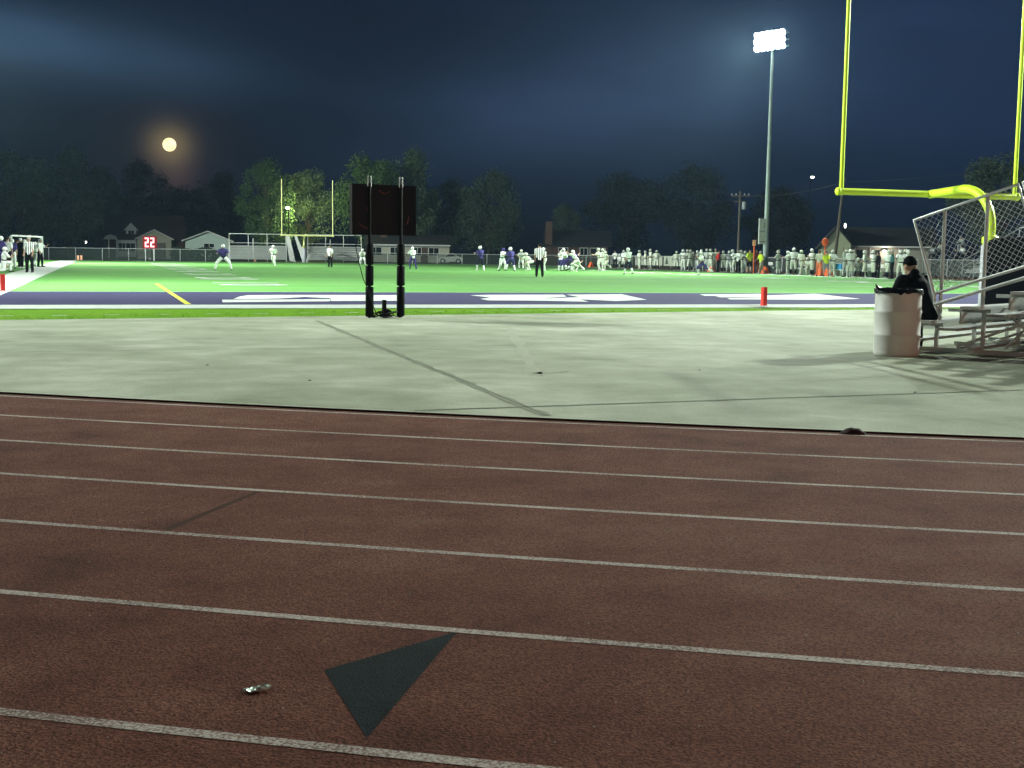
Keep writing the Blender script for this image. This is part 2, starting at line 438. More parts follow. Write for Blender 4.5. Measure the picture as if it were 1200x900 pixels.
b.quad(slab(-W2-1.8, W2+1.8, -1.85, 0, Z1)); b.quad(slab(-W2-1.8, -W2, 0, 109.73, Z1)); b.quad(slab(W2, W2+1.5, 0, 109.73, Z1)); b.quad(slab(-W2-1.8, W2+1.5, 109.73, 111.2, Z1))
struct('border_paint', b, 'whiteturf', turf)
struct('end_zone_paint', MB().quad(slab(-W2, W2, 0, 9.1, Z1)), 'purple', turf)
b = MB()
b.quad(slab(-W2, W2, 9.1, 9.2, Z2))
struct('goal_line', b, 'whiteturf', turf)
for k in range(1, 21):
    y = 9.14+4.572*k
    struct('yard_line', MB().quad(slab(-W2, W2, y-.05, y+.05, Z2)), 'fadeline' if k % 2 else 'whiteturf', turf)
b = MB()
for x in (-8.13, 8.13):
    for k in range(1, 100):
        y = 9.14+.9144*k; b.quad(slab(x-.3, x+.3, y-.05, y+.05, Z3))
for x in (-W2+.25, W2-.25):
    for k in range(1, 100):
        y = 9.14+.9144*k; b.quad(slab(x-.3, x+.3, y-.05, y+.05, Z3))
struct('hash_marks', b, 'fadeline', turf)
b = MB()
b.quad(slab(-20.02, -19.88, 0.1, 17.84, Z3)); 
struct('soccer_box_line', b, 'yellowturf', turf)
def text_mesh(s, size):
    cu = bpy.data.curves.new('t', 'FONT'); cu.body = s; cu.size = size; cu.align_x = 'CENTER'; cu.align_y = 'CENTER'; cu.resolution_u = 3; cu.offset = size*.018
    o = bpy.data.objects.new('t', cu); COL.objects.link(o)
    bpy.context.view_layer.update()
    me = bpy.data.meshes.new_from_object(o.evaluated_get(bpy.context.evaluated_depsgraph_get()))
    bpy.data.objects.remove(o); bpy.data.curves.remove(cu)
    return me
for k, s in enumerate(('1 0', '2 0', '3 0', '4 0', '5 0', '4 0', '3 0', '2 0', '1 0')):
    y = 9.14+9.144*(k+1)
    me = text_mesh(s, 3.5)
    for x, rot in ((-16.7, -PI/2), (16.7, PI/2)):
        o = link('yard_numeral', me, None if len(me.materials) else M['whiteturf'], turf); o.location = (x, y, Z3+.002); o.rotation_euler = (0, 0, rot); o['label'] = 'yard number %s painted in white' % s.replace(' ', '')
# end zone lettering (outlines on the ground)
def gp(pts, z=Z3): return [tuple(gnd(x, y, z)) for x, y in pts]
L1 = MB(); L1.quad(gp([(260, 351.2), (387, 350.6), (387, 353.0), (261, 354.2)])); L1.quad(gp([(273, 350.4), (281, 347.4), (290, 346), (330, 345.6), (467, 345.8), (467, 352.4), (388, 352.8), (387, 349.3), (359, 348.6), (388, 348.1), (358, 347.8), (330, 349.6), (300, 350.2)]))
struct('end_zone_letter', L1, 'whiteturf', turf)
L2 = MB(); L2.quad(gp([(551, 346.0), (572, 345.4), (660, 345.3), (664, 347.4), (636, 349.6), (680, 350.8), (690, 353.6), (640, 352.4), (572, 352.0), (563, 350.2), (575, 348.8), (566, 347.6)])); L2.quad(gp([(664, 345.3), (729, 344.8), (758, 351.2), (722, 352.8), (690, 351.2), (640, 349.6), (680, 348.2)]))
struct('end_zone_letter', L2, 'whiteturf', turf)
L3 = MB(); L3.quad(gp([(820, 345.0), (892, 344.4), (892, 346.2), (826, 346.6)])); L3.quad(gp([(838, 347.0), (900, 346.2), (955, 344.2), (1008, 350.2), (960, 351.3), (890, 350.9), (856, 350.8), (852, 349.5), (918, 348.8), (844, 348.3)]))
struct('end_zone_letter', L3, 'whiteturf', turf)
b = MB()
p0, p1 = gnd(6, 370.4), gnd(1000, 360.9)
dl = (p1-p0).length; n = int(dl/.95)
for i in range(n+1):
    c = p0.lerp(p1, i/n); b.quad([tuple(c+Vector((dx, dy, .004))) for dx, dy in ((-.14, -.04), (.14, -.03), (.14, .05), (-.14, .04))])
struct('dash_marks', b, 'whiteturf', turf)

# ------------------------------------------------------------------ goalposts
def goalpost(name, label, base, s, mat, H=1.8, W=5.69, U=6.2, near=True, zt=3.05):
    t = thing(name, label, 'goalpost', base)
    dy = -2.55*s
    obj('crossbar', MB().path([(-W/2-.1, 0, zt), (W/2+.1, 0, zt)], .09, 16), mat, t)
    for sx in (-1, 1):
        u = obj('upright', MB().path([(sx*W/2, 0, zt-.1), (sx*W/2, 0, zt+U)], .056, 14), mat, t)
        obj('end_cap', MB().ell((sx*(W/2+.1), 0, zt), (.07, .115, .115)), mat, u)
    pts = [(0, 0, zt-.005)]
    for k in range(11):
        a = PI/2*k/10; pts.append((0, dy+(1.15*s)*(1-math.sin(a)), zt+.08-1.0*(1-math.cos(a))))
    pts += [(0, dy, 1.75)]
    obj('gooseneck', MB().path(pts, .115, 16), mat, t)
    obj('collar', MB().lathe([(.19, 1.66), (.21, 1.7), (.21, 1.84), (.12, 1.9)], (0, dy, 0), 18), mat, t)
    obj('post_pad', MB().lathe([(.19, 0.02), (.22, .06), (.22, 1.6), (.18, 1.66)], (0, dy, 0), 20), 'pad', t)
    return t
goalpost('goalpost', 'tall fluorescent yellow goalpost with gooseneck rising behind the near bleachers', (0, 0, 0), 1, 'goal')
goalpost('goalpost', 'small distant pale yellow goalpost before the empty far bleachers', (0, 109.73, 0), -1, 'glaregoal')

# ------------------------------------------------------------------ play clock in front (its back to us)
c0 = gnd(433, 372.5); c1 = gnd(469.5, 372)
mid = (c0+c1)/2; ang = math.atan2((c1-c0).y, (c1-c0).x); half = (c1-c0).length/2
t = thing('play_clock', 'dark play clock seen from behind on two black padded posts', 'play clock', mid, ang)
pxm = 61.0
cab = MB(); w_, h_, z0 = 1.29, .93, 1.60
cab.box((.0, .14, z0+h_/2), (w_, .16, h_))
cabo = obj('cabinet', cab, 'cabinet', t)
fr = MB()
for x in (-w_/2, w_/2): fr.box((x, .055, z0+h_/2), (.03, .02, h_))
for z in (z0, z0+h_): fr.box((0, .056, z), (w_+.03, .02, .03))
obj('rim', fr, 'black', cabo)
for pts in ([(-.11, .05, z0+.84), (-.06, .05, z0+.79), (.0, .05, z0+.775), (.06, .05, z0+.79), (.12, .05, z0+.83)], [(-.36, .05, z0+.42), (-.35, .05, z0+.52)], [(.47, .05, z0+.2), (.5, .05, z0+.35)], [(-.52, .05, z0+.2), (-.4, .05, z0+.12), (-.33, .05, z0+.11)]):
    obj('handle_or_glint', MB().path(pts, .007, 6), 'maroon', cabo)  # thin maroon tubes stand in for faint red glints on the cabinet back
for sx in (-1, 1):
    po = obj('post', MB().path([(sx*half, 0, 0), (sx*half, 0, 2.56)], .03, 10), 'black', t)
    tip = MB()
    for d in (-.03, .03): tip.path([(sx*half+d, .0, 2.5), (sx*half+d, 0, 2.70)], .012, 8)
    obj('conduit', tip, 'galv', po)
    pad = MB(); zs = [.02, .48, .5, .96, .98, 1.46]
    for a, b_ in ((.02, .60), (.615, 1.0), (1.015, 1.42)): pad.lathe([(.06, a), (.078, a+.02), (.078, b_-.02), (.06, b_)], (sx*half, 0, 0), 14)
    obj('post_pad', pad, 'blackpad', po)
cb = MB()
cb.path([(-.6, .06, 1.62), (-.58, .03, 1.3), (-.52, .0, 1.0), (-.46, -.02, .75), (-.37, -.09, .5), (-.30, -.12, .25), (-.22, -.12, .06), (-.1, -.1, .015)], .008, 6)
obj('cable', cb, 'black', t)
t = thing('cable_coil', 'tangle of black cable and small box on ground between the clock posts', 'cable', mid, ang)
cb = MB()
for k in range(5):
    r = random.uniform(.08, .2); ox = random.uniform(-.1, .1)
    cb.path([(ox+r*1.1*math.cos(a*PI/8+k), r*.8*math.sin(a*PI/8+k)-.02, .015+.02*k+.03*abs(math.sin(a*.7+k))) for a in range(17)], .011, 6)
cb.path([(-.28, 0, .01), (-.15, -.05, .10), (-.05, 0, .03), (.1, .03, .05), (.3, 0, .012)], .012, 6)
obj('coil', cb, 'black', t)
obj('junction_box', MB().box((.0, .05, .17), (.07, .06, .34)).box((.06, .05, .08), (.08, .08, .16), Matrix.Rotation(.5, 3, 'Y')), 'black', t)

# ------------------------------------------------------------------ drum used as rubbish bin
dc = gnd(1050, 418.5); dc = dc + Vector((.165, .235, 0))
t = thing('trash_drum', 'white plastic drum trash bin with black liner beside the bleachers', 'trash bin', dc)
prof = [(.268, 0), (.285, .012), (.29, .05), (.292, .25), (.299, .262), (.299, .285), (.292, .298), (.293, .55), (.30, .562), (.30, .585), (.293, .598), (.290, .78), (.28, .83), (.283, .86)]
obj('drum_body', MB().lathe(prof, n=48), 'drum', t)
bg = MB(); n = 48; vs = []; fs = []
for i, (r, z) in enumerate([(.24, .70), (.278, .862), (.292, .875), (.304, .86), (.308, .82)]):
    for k in range(n):
        a = 2*PI*k/n; dz = (random.uniform(-.02, .012)-.012*math.sin(a*5)) if i == 4 else random.uniform(-.005, .008)
        rr = r+random.uniform(-.004, .006); vs.append((rr*math.cos(a), rr*math.sin(a), z+dz))
for i in range(4):
    for k in range(n): fs.append((i*n+k, i*n+(k+1) % n, (i+1)*n+(k+1) % n, (i+1)*n+k))
bg.add(vs, fs, True); bg.path([(-.30, 0, .87), (-.35, -.02, .90), (-.37, -.02, .93)], [.03, .02, .004], 6)
obj('liner', bg, 'bag', t)

# ------------------------------------------------------------------ near bleachers
BO = Vector((-11.25, -15.39, 0)); fdir = Vector((-.52, .854, 0)); ldir = Vector((.854, .52, 0))
t = thing('bleachers', 'small aluminium bleachers seen from the end with chain link guard, beside the drum', 'bleachers', BO, math.atan2(ldir.y, ldir.x))
# local: x along rows (away to the right), y forward; rows rise toward -y
LEN = 4.6; NR = 5; RISE = .205; RUN = .62
for r in range(NR):
    y = .20-RUN*r; z = .43+RISE*r
    obj('seat_board', MB().box((LEN/2-.12, y, z), (LEN+.24, .24, .04)).box((LEN/2-.12, y+.10, z-.035), (LEN+.24, .02, .03)), 'darkalu', t)
    if r:
        obj('foot_board', MB().box((LEN/2, y+.36, z-.30), (LEN, .26, .035)), 'darkalu', t)
        obj('riser_board', MB().box((LEN/2, y+.20, z-.14), (LEN, .02, .16)), 'darkalu', t)
obj('foot_board', MB().box((LEN/2-.05, .52, .16), (LEN+.1, .24, .035)), 'darkalu', t)
obj('skid_board', MB().box((LEN/2, -.35, .095), (LEN, .14, .04)).box((LEN/2, -1.75, .095), (LEN, .14, .04)), 'darkalu', t)
for x in (.25, 1.65, 3.05, 4.4):
    fr = MB()
    fr.box((x, -1.2, .045), (.06, 3.3, .06))
    for r in range(NR):
        y = .20-RUN*r; z = .41+RISE*r
        fr.box((x, y-.02, z/2), (.045, .045, z-.02)); fr.box((x, y+.17, z-.03), (.044, .56, .045))
    fr.path([(x, -.1, .1), (x, -1.4, .62)], .02, 6); fr.path([(x, -1.4, .1), (x, -2.6, 1.1)], .02, 6); fr.path([(x, -2.6, .1), (x, -1.4, .75)], .02, 6)
    obj('support_frame', fr, 'alu', t)
br = MB()
for y in (-.75, -1.9, -2.6):
    br.path([(.25, y, .12), (1.65, y, .55)], .018, 6); br.path([(1.65, y, .12), (.25, y, .55)], .018, 6); br.path([(1.65, y, .12), (3.05, y, .6)], .018, 6); br.path([(3.05, y, .12), (1.65, y, .6)], .018, 6)
obj('cross_brace', br, 'alu', t)
# left end guard: chain link panel leaning with the slope
sl = math.atan2(RISE, RUN)
def GP(u, v):    # u along slope upward, v perpendicular to slope
    p0 = Vector((-.03, .13, .80)); return p0+Vector((0, -math.cos(sl), math.sin(sl)))*u+Vector((0, math.sin(sl), math.cos(sl)))*v
PW, PH = 1.40, 1.02
gr = MB()
gr.path([GP(0, 0), GP(0, PH), GP(PW, PH), GP(PW, 0), GP(0, 0)], .022, 10)
gr2 = obj('guard_frame', gr, 'galv', t)
wi = MB(); sp_ = .058; nmax = int((PW+PH)/sp_)+2
for sgn in (1, -1):
    for k in range(-nmax, nmax):
        c = k*sp_*1.414
        # line v = sgn*u + c clipped
        pts = []
        for u in (0, PW):
            v = sgn*u+c
            if 0 <= v <= PH: pts.append((u, v))
        for v in (0, PH):
            u = (v-c)*sgn
            if 0 < u < PW: pts.append((u, v))
        if len(pts) >= 2:
            pts.sort(); a, b_ = GP(*pts[0]), GP(*pts[-1])
            off = Vector((.003*sgn, 0, 0)); wi.path([a+off, b_+off], .0023, 4, cap=False)
obj('chain_link', wi, 'galv', gr2)
po = MB()
for u in (.42, 1.0):
    a = GP(u, PH)+Vector((.03, 0, 0)); po.path([(a.x, a.y, a.z-1.45), a], .026, 8)
obj('guard_post', po, 'galv', t)
rl = MB()
rl.path([GP(-.03, -.14)+Vector((-.02, 0, 0)), GP(PW+1.4, -.14)+Vector((-.02, 0, 0))], .024, 8)
rl.path([GP(0, 0), GP(-.03, -.14), GP(.0, -.33)], .022, 8)
obj('toe_rail', rl, 'galv', t)
# guard continues: second panel to the back, then the back guard
g2 = MB(); g2.path([GP(PW+.06, 0), GP(PW+.06, PH), GP(PW+1.45, PH), GP(PW+1.45, 0), GP(PW+.06, 0)], .022, 10)
g2o = obj('guard_frame', g2, 'galv', t)
wi = MB()
for sgn in (1, -1):
    for k in range(-nmax, nmax):
        c = k*sp_*1.414; pts = []
        for u in (0, 1.38):
            v = sgn*u+c
            if 0 <= v <= PH: pts.append((u, v))
        for v in (0, PH):
            u = (v-c)*sgn
            if 0 < u < 1.38: pts.append((u, v))
        if len(pts) >= 2:
            pts.sort(); off = Vector((.003*sgn, 0, 0)); wi.path([GP(pts[0][0]+PW+.06, pts[0][1])+off, GP(pts[-1][0]+PW+.06, pts[-1][1])+off], .0023, 4, cap=False)
obj('chain_link', wi, 'galv', g2o)

# tarp covered mat behind the bleachers
q = far(1222, 330, 27.5)
t = thing('landing_mat', 'black tarpaulin draped over a tall mat behind the bleacher guard', 'mat', (q.x, q.y, 0), R(10))
mb = MB(); n = 14; vs = []; fs = []
for j in range(9):
    zz = [0, .24, .54, .84, 1.14, 1.38, 1.53, 1.6, 1.61][j]; k_ = [1.05, 1.03, 1.01, 1, 1, .99, .95, .85, .3][j]
    for i in range(28):
        a = 2*PI*i/28; cx_ = abs(math.cos(a))**.4*math.copysign(1, math.cos(a)); sy_ = abs(math.sin(a))**.4*math.copysign(1, math.sin(a))
        vs.append((cx_*.95*k_+random.uniform(-.02, .02), sy_*.9*k_+random.uniform(-.02, .02), zz-(.12*cx_ if j > 4 else 0)+random.uniform(-.015, .015)*(j > 0)))
for j in range(8):
    for i in range(28): fs.append((j*28+i, j*28+(i+1) % 28, (j+1)*28+(i+1) % 28, (j+1)*28+i))
mb.add(vs, fs, True); mb.add(vs[-28:], [tuple(range(28))], True)
obj('tarp', mb, 'tarp', t)

# ------------------------------------------------------------------ small things on track and concrete
q = gnd(1000, 506)
mb = MB(); vs = []; fs = []
for i in range(13):
    u = i/12; w = math.sin(PI*u)**.7
    for j in range(5):
        v = j/4; vs.append((-.11+.22*u, -.07*w+v*.12*w+random.uniform(-.004, .004), -.03+.062*w*math.sin(PI*(v*.8+.1))+random.uniform(-.003, .003)))
for i in range(12):
    for j in range(4): fs.append((i*5+j, (i+1)*5+j, (i+1)*5+j+1, i*5+j+1))
mb.add(vs, fs, True)
o = obj('rubber_flap', mb, 'brown'); o.location = (q.x, q.y, 0); o.rotation_euler = (0, 0, R(-32)); tag(o, 'dark curled rubber flap lying on the concrete edge of the track', 'rubber scrap')
sol = o.modifiers.new('t', 'SOLIDIFY'); sol.thickness = .006
q = gnd(302, 812, -.02)
mb = MB(); vs = []; fs = []
for i in range(9):
    for j in range(6): vs.append((-.035+.07*i/8+random.uniform(-.006, .006), -.016+.032*j/5+random.uniform(-.005, .005), .002+abs(random.gauss(0, .006))))
for i in range(8):
    for j in range(5): fs.append((i*6+j, (i+1)*6+j, (i+1)*6+j+1, i*6+j+1))
mb.add(vs, fs, False)
o = obj('wrapper', mb, 'wrapper'); o.location = (q.x, q.y, -.013); o.rotation_euler = (0, 0, R(10)); tag(o, 'small crumpled pale green wrapper lying on the red track', 'litter')
o.modifiers.new('t', 'SOLIDIFY').thickness = .0015
gr = MB()
for i in range(60):
    q = gnd(random.uniform(0, 1200), random.uniform(520, 895), -.013); gr.ell((q.x, q.y, -.013), (random.uniform(.0008, .002),)*3, n=5, m=3)
tag(obj('grit', gr, 'wrapper'), kind='stuff')

# ------------------------------------------------------------------ pylons and markers
def pylon(px, py, mat, label, h=.46, w=.11, X=None):
    q = gnd(px, py)
    mb = MB(); mb.box((0, 0, h/2+.02), (w, w, h)); 
    o = thing('pylon', label, 'pylon', (q.x, q.y, .01), R(6), 'field pylons')
    obj('body', mb, mat, o); obj('base', MB().box((0, 0, .012), (w*1.25, w*1.25, .024)), mat, o)
    return o
pylon(895, 358.5, 'red', 'upright red pylon by the near end line at right', .455, .115)
pylon(3.5, 341.2, 'red', 'upright dark red pylon on the white sideline at far left', .455, .13)
pylon(91.5, 304.9, 'peach', 'tiny pale orange pylon at the far left corner, left of a pair', .5, .2)
pylon(95.2, 304.9, 'peach', 'tiny pale orange pylon at the far left corner, right of a pair', .5, .2)
pylon(299, 306.8, 'peach', 'tiny orange pylon before the far left bleachers', .5, .2)
def marker(px, X, label):
    q = atX(px, X); t = thing('yard_marker', label, 'yard marker', (q.x, q.y, .006), R(90), 'orange yard markers along the far sideline')
    mb = MB(); mb.prism([(-.32, -.2, 0), (.32, -.2, 0), (.22, 0, .55), (-.22, 0, .55)], (0, .06, 0)); mb.prism([(-.32, .2, 0), (-.22, .0, .55), (.22, 0, .55), (.32, .2, 0)], (0, .05, 0)); obj('panels', mb, 'orange', t)
    mb = MB(); mb.box((0, -.165, .25), (.2, .02, .28), Matrix.Rotation(-.35, 3, 'X')); obj('numeral_patch', mb, 'white', t)
marker(693, 26.6, 'orange yard marker on far sideline left of the cream players')
marker(834, 26.6, 'orange yard marker just left of the red shirted coach')
marker(897.5, 26.6, 'orange yard marker at the foot of the tall light pole')
marker(962, 26.6, 'orange yard marker left of the blue cooler bench')
marker(972, 26.6, 'orange yard marker directly before the blue cooler bench')

# ------------------------------------------------------------------ light poles
def light_pole(name, label, x, y, H, aim, sign=False, energy=1.0, lens='lens'):
    t = thing(name, label, 'light pole', (x, y, 0))
    obj('pole', MB().path([(0, 0, -.06), (0, 0, H*.5), (0, 0, H)], [.24, .16, .10], 16), 'polesteel', t)
    obj('pole_base', MB().lathe([(.42, -.06), (.42, .5), (.35, .55)], (0, 0, 0), 18), 'concrete', t)
    d = Vector((aim[0]-x, aim[1]-y, 0)).normalized(); a = math.atan2(d.y, d.x)-PI/2   # local +y toward the field
    rot = Matrix.Rotation(a, 3, 'Z')
    arms = MB()
    for z in (H-1.1, H-.6, H-.1): arms.box((0, 0, z), (3.0, .1, .1), rot)
    obj('crossarm', arms, 'polesteel', t)
    for z in (H-1.1, H-.6, H-.1):
        for k in range(6):
            px = -1.25+.5*k+random.uniform(-.05, .05)
            c = rot @ Vector((px, .32, 0)) + Vector((0, 0, z+.05))
            tilt = Matrix.Rotation(a, 3, 'Z') @ Matrix.Rotation(R(-24), 3, 'X')      # local +y aims out and down
            hs = MB(); pr = [(.05, -.25), (.14, -.2), (.2, -.1), (.24, .04), (.255, .1)]
            vs = MB().lathe(pr, n=16, cap=False)
            rotl = tilt @ Matrix.Rotation(R(-90), 3, 'X')
            hs.add([c+rotl @ Vector(v) for v in vs.v], vs.f, True)
            h = obj('floodlight', hs, 'polesteel', t)
            dm = MB().ell((0, 0, .09), (.24, .24, .09), n=16, m=6)
            obj('lens', MB().add([c+rotl @ Vector(v) for v in dm.v], dm.f, True), lens, h)
    if sign:
        sg = MB().box((-.42, -.1, 3.3), (.62, .12, 2.0)); so = obj('sign_box', sg, 'trim', t)
        
        for c_, d_s in (((-.42, -.166, 3.3), (.4, .012, .12)), ((-.3, -.166, 3.75), (.12, .012, .5)), ((-.42, -.166, 2.5), (.45, .012, .1))): obj('sign_mark', MB().box(c_, d_s), 'clogrey', so)
    for i, az in enumerate((-22, 22)):
        L = bpy.data.lights.new('flood', 'SPOT'); L.energy = energy*POWER; L.color = (.87, 1.0, .89); L.spot_size = R(112); L.spot_blend = .7; L.shadow_soft_size = .45
        lo = bpy.data.objects.new('flood_beam', L); COL.objects.link(lo); lo.parent = t
        lo.location = rot @ Vector(((-.7, .7)[i], .75, 0))+Vector((0, 0, H-.5))
        dd = Matrix.Rotation(R(-az), 3, 'Z') @ d
        lo.rotation_euler = Vector((dd.x*math.cos(R(29)), dd.y*math.cos(R(29)), -math.sin(R(29)))).to_track_quat('-Z', 'Y').to_euler()
    return t
POWER = 105000
lp = far(896.5, 318, 100)
light_pole('light_pole', 'tall steel light pole with blazing floodlight bank behind the visiting sideline', lp.x, lp.y, 18.6, (-15, 40), True, .85)
light_pole('light_pole', 'floodlight pole standing beyond the right end of the bleachers', 30, 1.5, 18.5, (-12, 0), False, 1.0)
light_pole('light_pole', 'floodlight pole behind the left sideline bench nearest the end zone', -37, 15, 18.5, (-6, 14), False, .76)
light_pole('light_pole', 'floodlight pole behind the left sideline toward the far end zone', -37, 82, 18.5, (2, 84), False, 1.35)
# warm lamp on a short post behind the photographer
t = thing('street_lamp', 'warm lamp on a grey post behind the track', 'street lamp', (-6, -52, 0))
obj('post', MB().path([(0, 0, -.06), (0, 0, 7)], [.09, .06], 10), 'polesteel', t)
hd = obj('lamp_head', MB().box((0, .3, 7.05), (.25, .7, .12)), 'polesteel', t); obj('lens', MB().box((0, .38, 6.98), (.18, .4, .03)), 'lampw', hd)
L = bpy.data.lights.new('warm_lamp', 'SPOT'); L.energy = 8500; L.color = (1, .47, .30); L.shadow_soft_size = .15; L.spot_size = R(150); L.spot_blend = .6
lo = bpy.data.objects.new('warm_beam', L); COL.objects.link(lo); lo.parent = t; lo.location = (0, .4, 6.9); lo.rotation_euler = Vector((-.2, 1, -.55)).to_track_quat('-Z', 'Y').to_euler()


# ------------------------------------------------------------------ people
def dirv(a, b, s): return Vector((s*math.sin(b), math.sin(a)*math.cos(b), -math.cos(a)*math.cos(b)))
POSES = {
 # lean, (thigh flex, abduct, knee) L,R ; (shoulder flex, abduct, elbow) L,R ; head turn, head pitch
 'stand':  (3, (4, 5, 4), (-2, 6, 3), (5, 10, 15), (-2, 11, 20), 10, 0),
 'hips':   (2, (2, 8, 3), (-3, 9, 3), (-25, 42, 80), (-22, 44, 82), -12, 5),
 'fold':   (2, (3, 6, 3), (-2, 7, 4), (35, 8, 95), (32, 8, 100), 15, 8),
 'link':   (4, (3, 7, 4), (-3, 7, 5), (5, 45, 10), (8, 42, 12), 5, 5),
 'walk':   (6, (22, 3, 12), (-18, 3, 18), (-22, 8, 25), (24, 8, 30), 0, 3),
 'run':    (18, (48, 4, 60), (-32, 5, 40), (-45, 12, 85), (45, 12, 90), 0, -8),
 'wide':   (30, (40, 36, 56), (26, 40, 46), (30, 28, 50), (20, 32, 60), 8, -14),
 'ready':  (34, (48, 14, 66), (40, 16, 60), (38, 12, 35), (30, 14, 45), 0, -22),
 'block':  (40, (44, 10, 40), (-30, 8, 22), (85, 14, 25), (80, 16, 30), 0, -25),
 'crouch': (58, (78, 14, 100), (66, 16, 100), (8, 6, 6), (40, 10, 70), 0, -40),
 'back':   (14, (28, 10, 40), (4, 12, 30), (40, 20, 60), (36, 22, 70), 5, -5),
 'kneel':  (8, (88, 8, 92), (-4, 6, 88), (30, 12, 60), (40, 10, 70), 0, 4),
 'hold':   (2, (4, 6, 4), (-2, 6, 3), (50, 4, 75), (3, 10, 15), 0, 0),
 'watch':  (5, (10, 6, 8), (-8, 8, 4), (12, 16, 40), (-28, 30, 70), 25, 4),
 'lean':   (14, (22, 8, 26), (10, 9, 20), (40, 10, 60), (42, 10, 58), -15, 10),
 'arms':   (3, (2, 10, 2), (0, 9, 3), (-8, 26, 30), (150, 12, 70), -10, 0),
 'sit':    (36, (80, 9, 78), (84, 10, 84), (8, 16, 78), (12, 14, 80), 8, 8),
}
def chain(mb, pts, rad, lat=None, n=10):
    """lofted tapered tube with rounded ends; rad entries r or (lateral, depth)"""
    pts = [Vector(p) for p in pts]; rr = [(r, r) if not isinstance(r, tuple) else r for r in rad]
    ax0 = (pts[1]-pts[0]).normalized(); ax1 = (pts[-1]-pts[-2]).normalized()
    P = []; Q = []
    for k in (85, 55, 28): P.append(pts[0]-ax0*min(rr[0])*math.sin(R(k))); Q.append((rr[0][0]*math.cos(R(k)), rr[0][1]*math.cos(R(k))))
    P += pts; Q += rr
    for k in (28, 55, 85): P.append(pts[-1]+ax1*min(rr[-1])*math.sin(R(k))); Q.append((rr[-1][0]*math.cos(R(k)), rr[-1][1]*math.cos(R(k))))
    vs = []; fs = []
    for i, p in enumerate(P):
        t = (P[min(i+1, len(P)-1)]-P[max(i-1, 0)]).normalized()
        a = Vector(lat) if lat is not None else Vector((1, 0, 0))
        a = a-t*a.dot(t)
        if a.length < .05: a = Vector((0, 1, 0)); a = a-t*a.dot(t)
        a.normalize(); b = t.cross(a)
        vs += [p+a*(math.cos(2*PI*k/n)*Q[i][0])+b*(math.sin(2*PI*k/n)*Q[i][1]) for k in range(n)]
    m = len(P)
    for i in range(m-1):
        for k in range(n): fs.append((i*n+k, i*n+(k+1) % n, (i+1)*n+(k+1) % n, (i+1)*n+k))
    fs.append(tuple(range(n))[::-1]); fs.append(tuple((m-1)*n+k for k in range(n)))
    mb.add(vs, fs, True)
def fuse(mb, name, vox, it=3):
    me = mb.mesh(name+'_raw'); o = bpy.data.objects.new('tmp', me); COL.objects.link(o)
    rm = o.modifiers.new('r', 'REMESH'); rm.mode = 'VOXEL'; rm.voxel_size = vox; rm.use_smooth_shade = True
    sm = o.modifiers.new('s', 'SMOOTH'); sm.factor = .5; sm.iterations = it
    bpy.context.view_layer.update()
    out = bpy.data.meshes.new_from_object(o.evaluated_get(bpy.context.evaluated_depsgraph_get())); out.name = name
    bpy.data.objects.remove(o); bpy.data.meshes.remove(me)
    return out
CACHE = {}
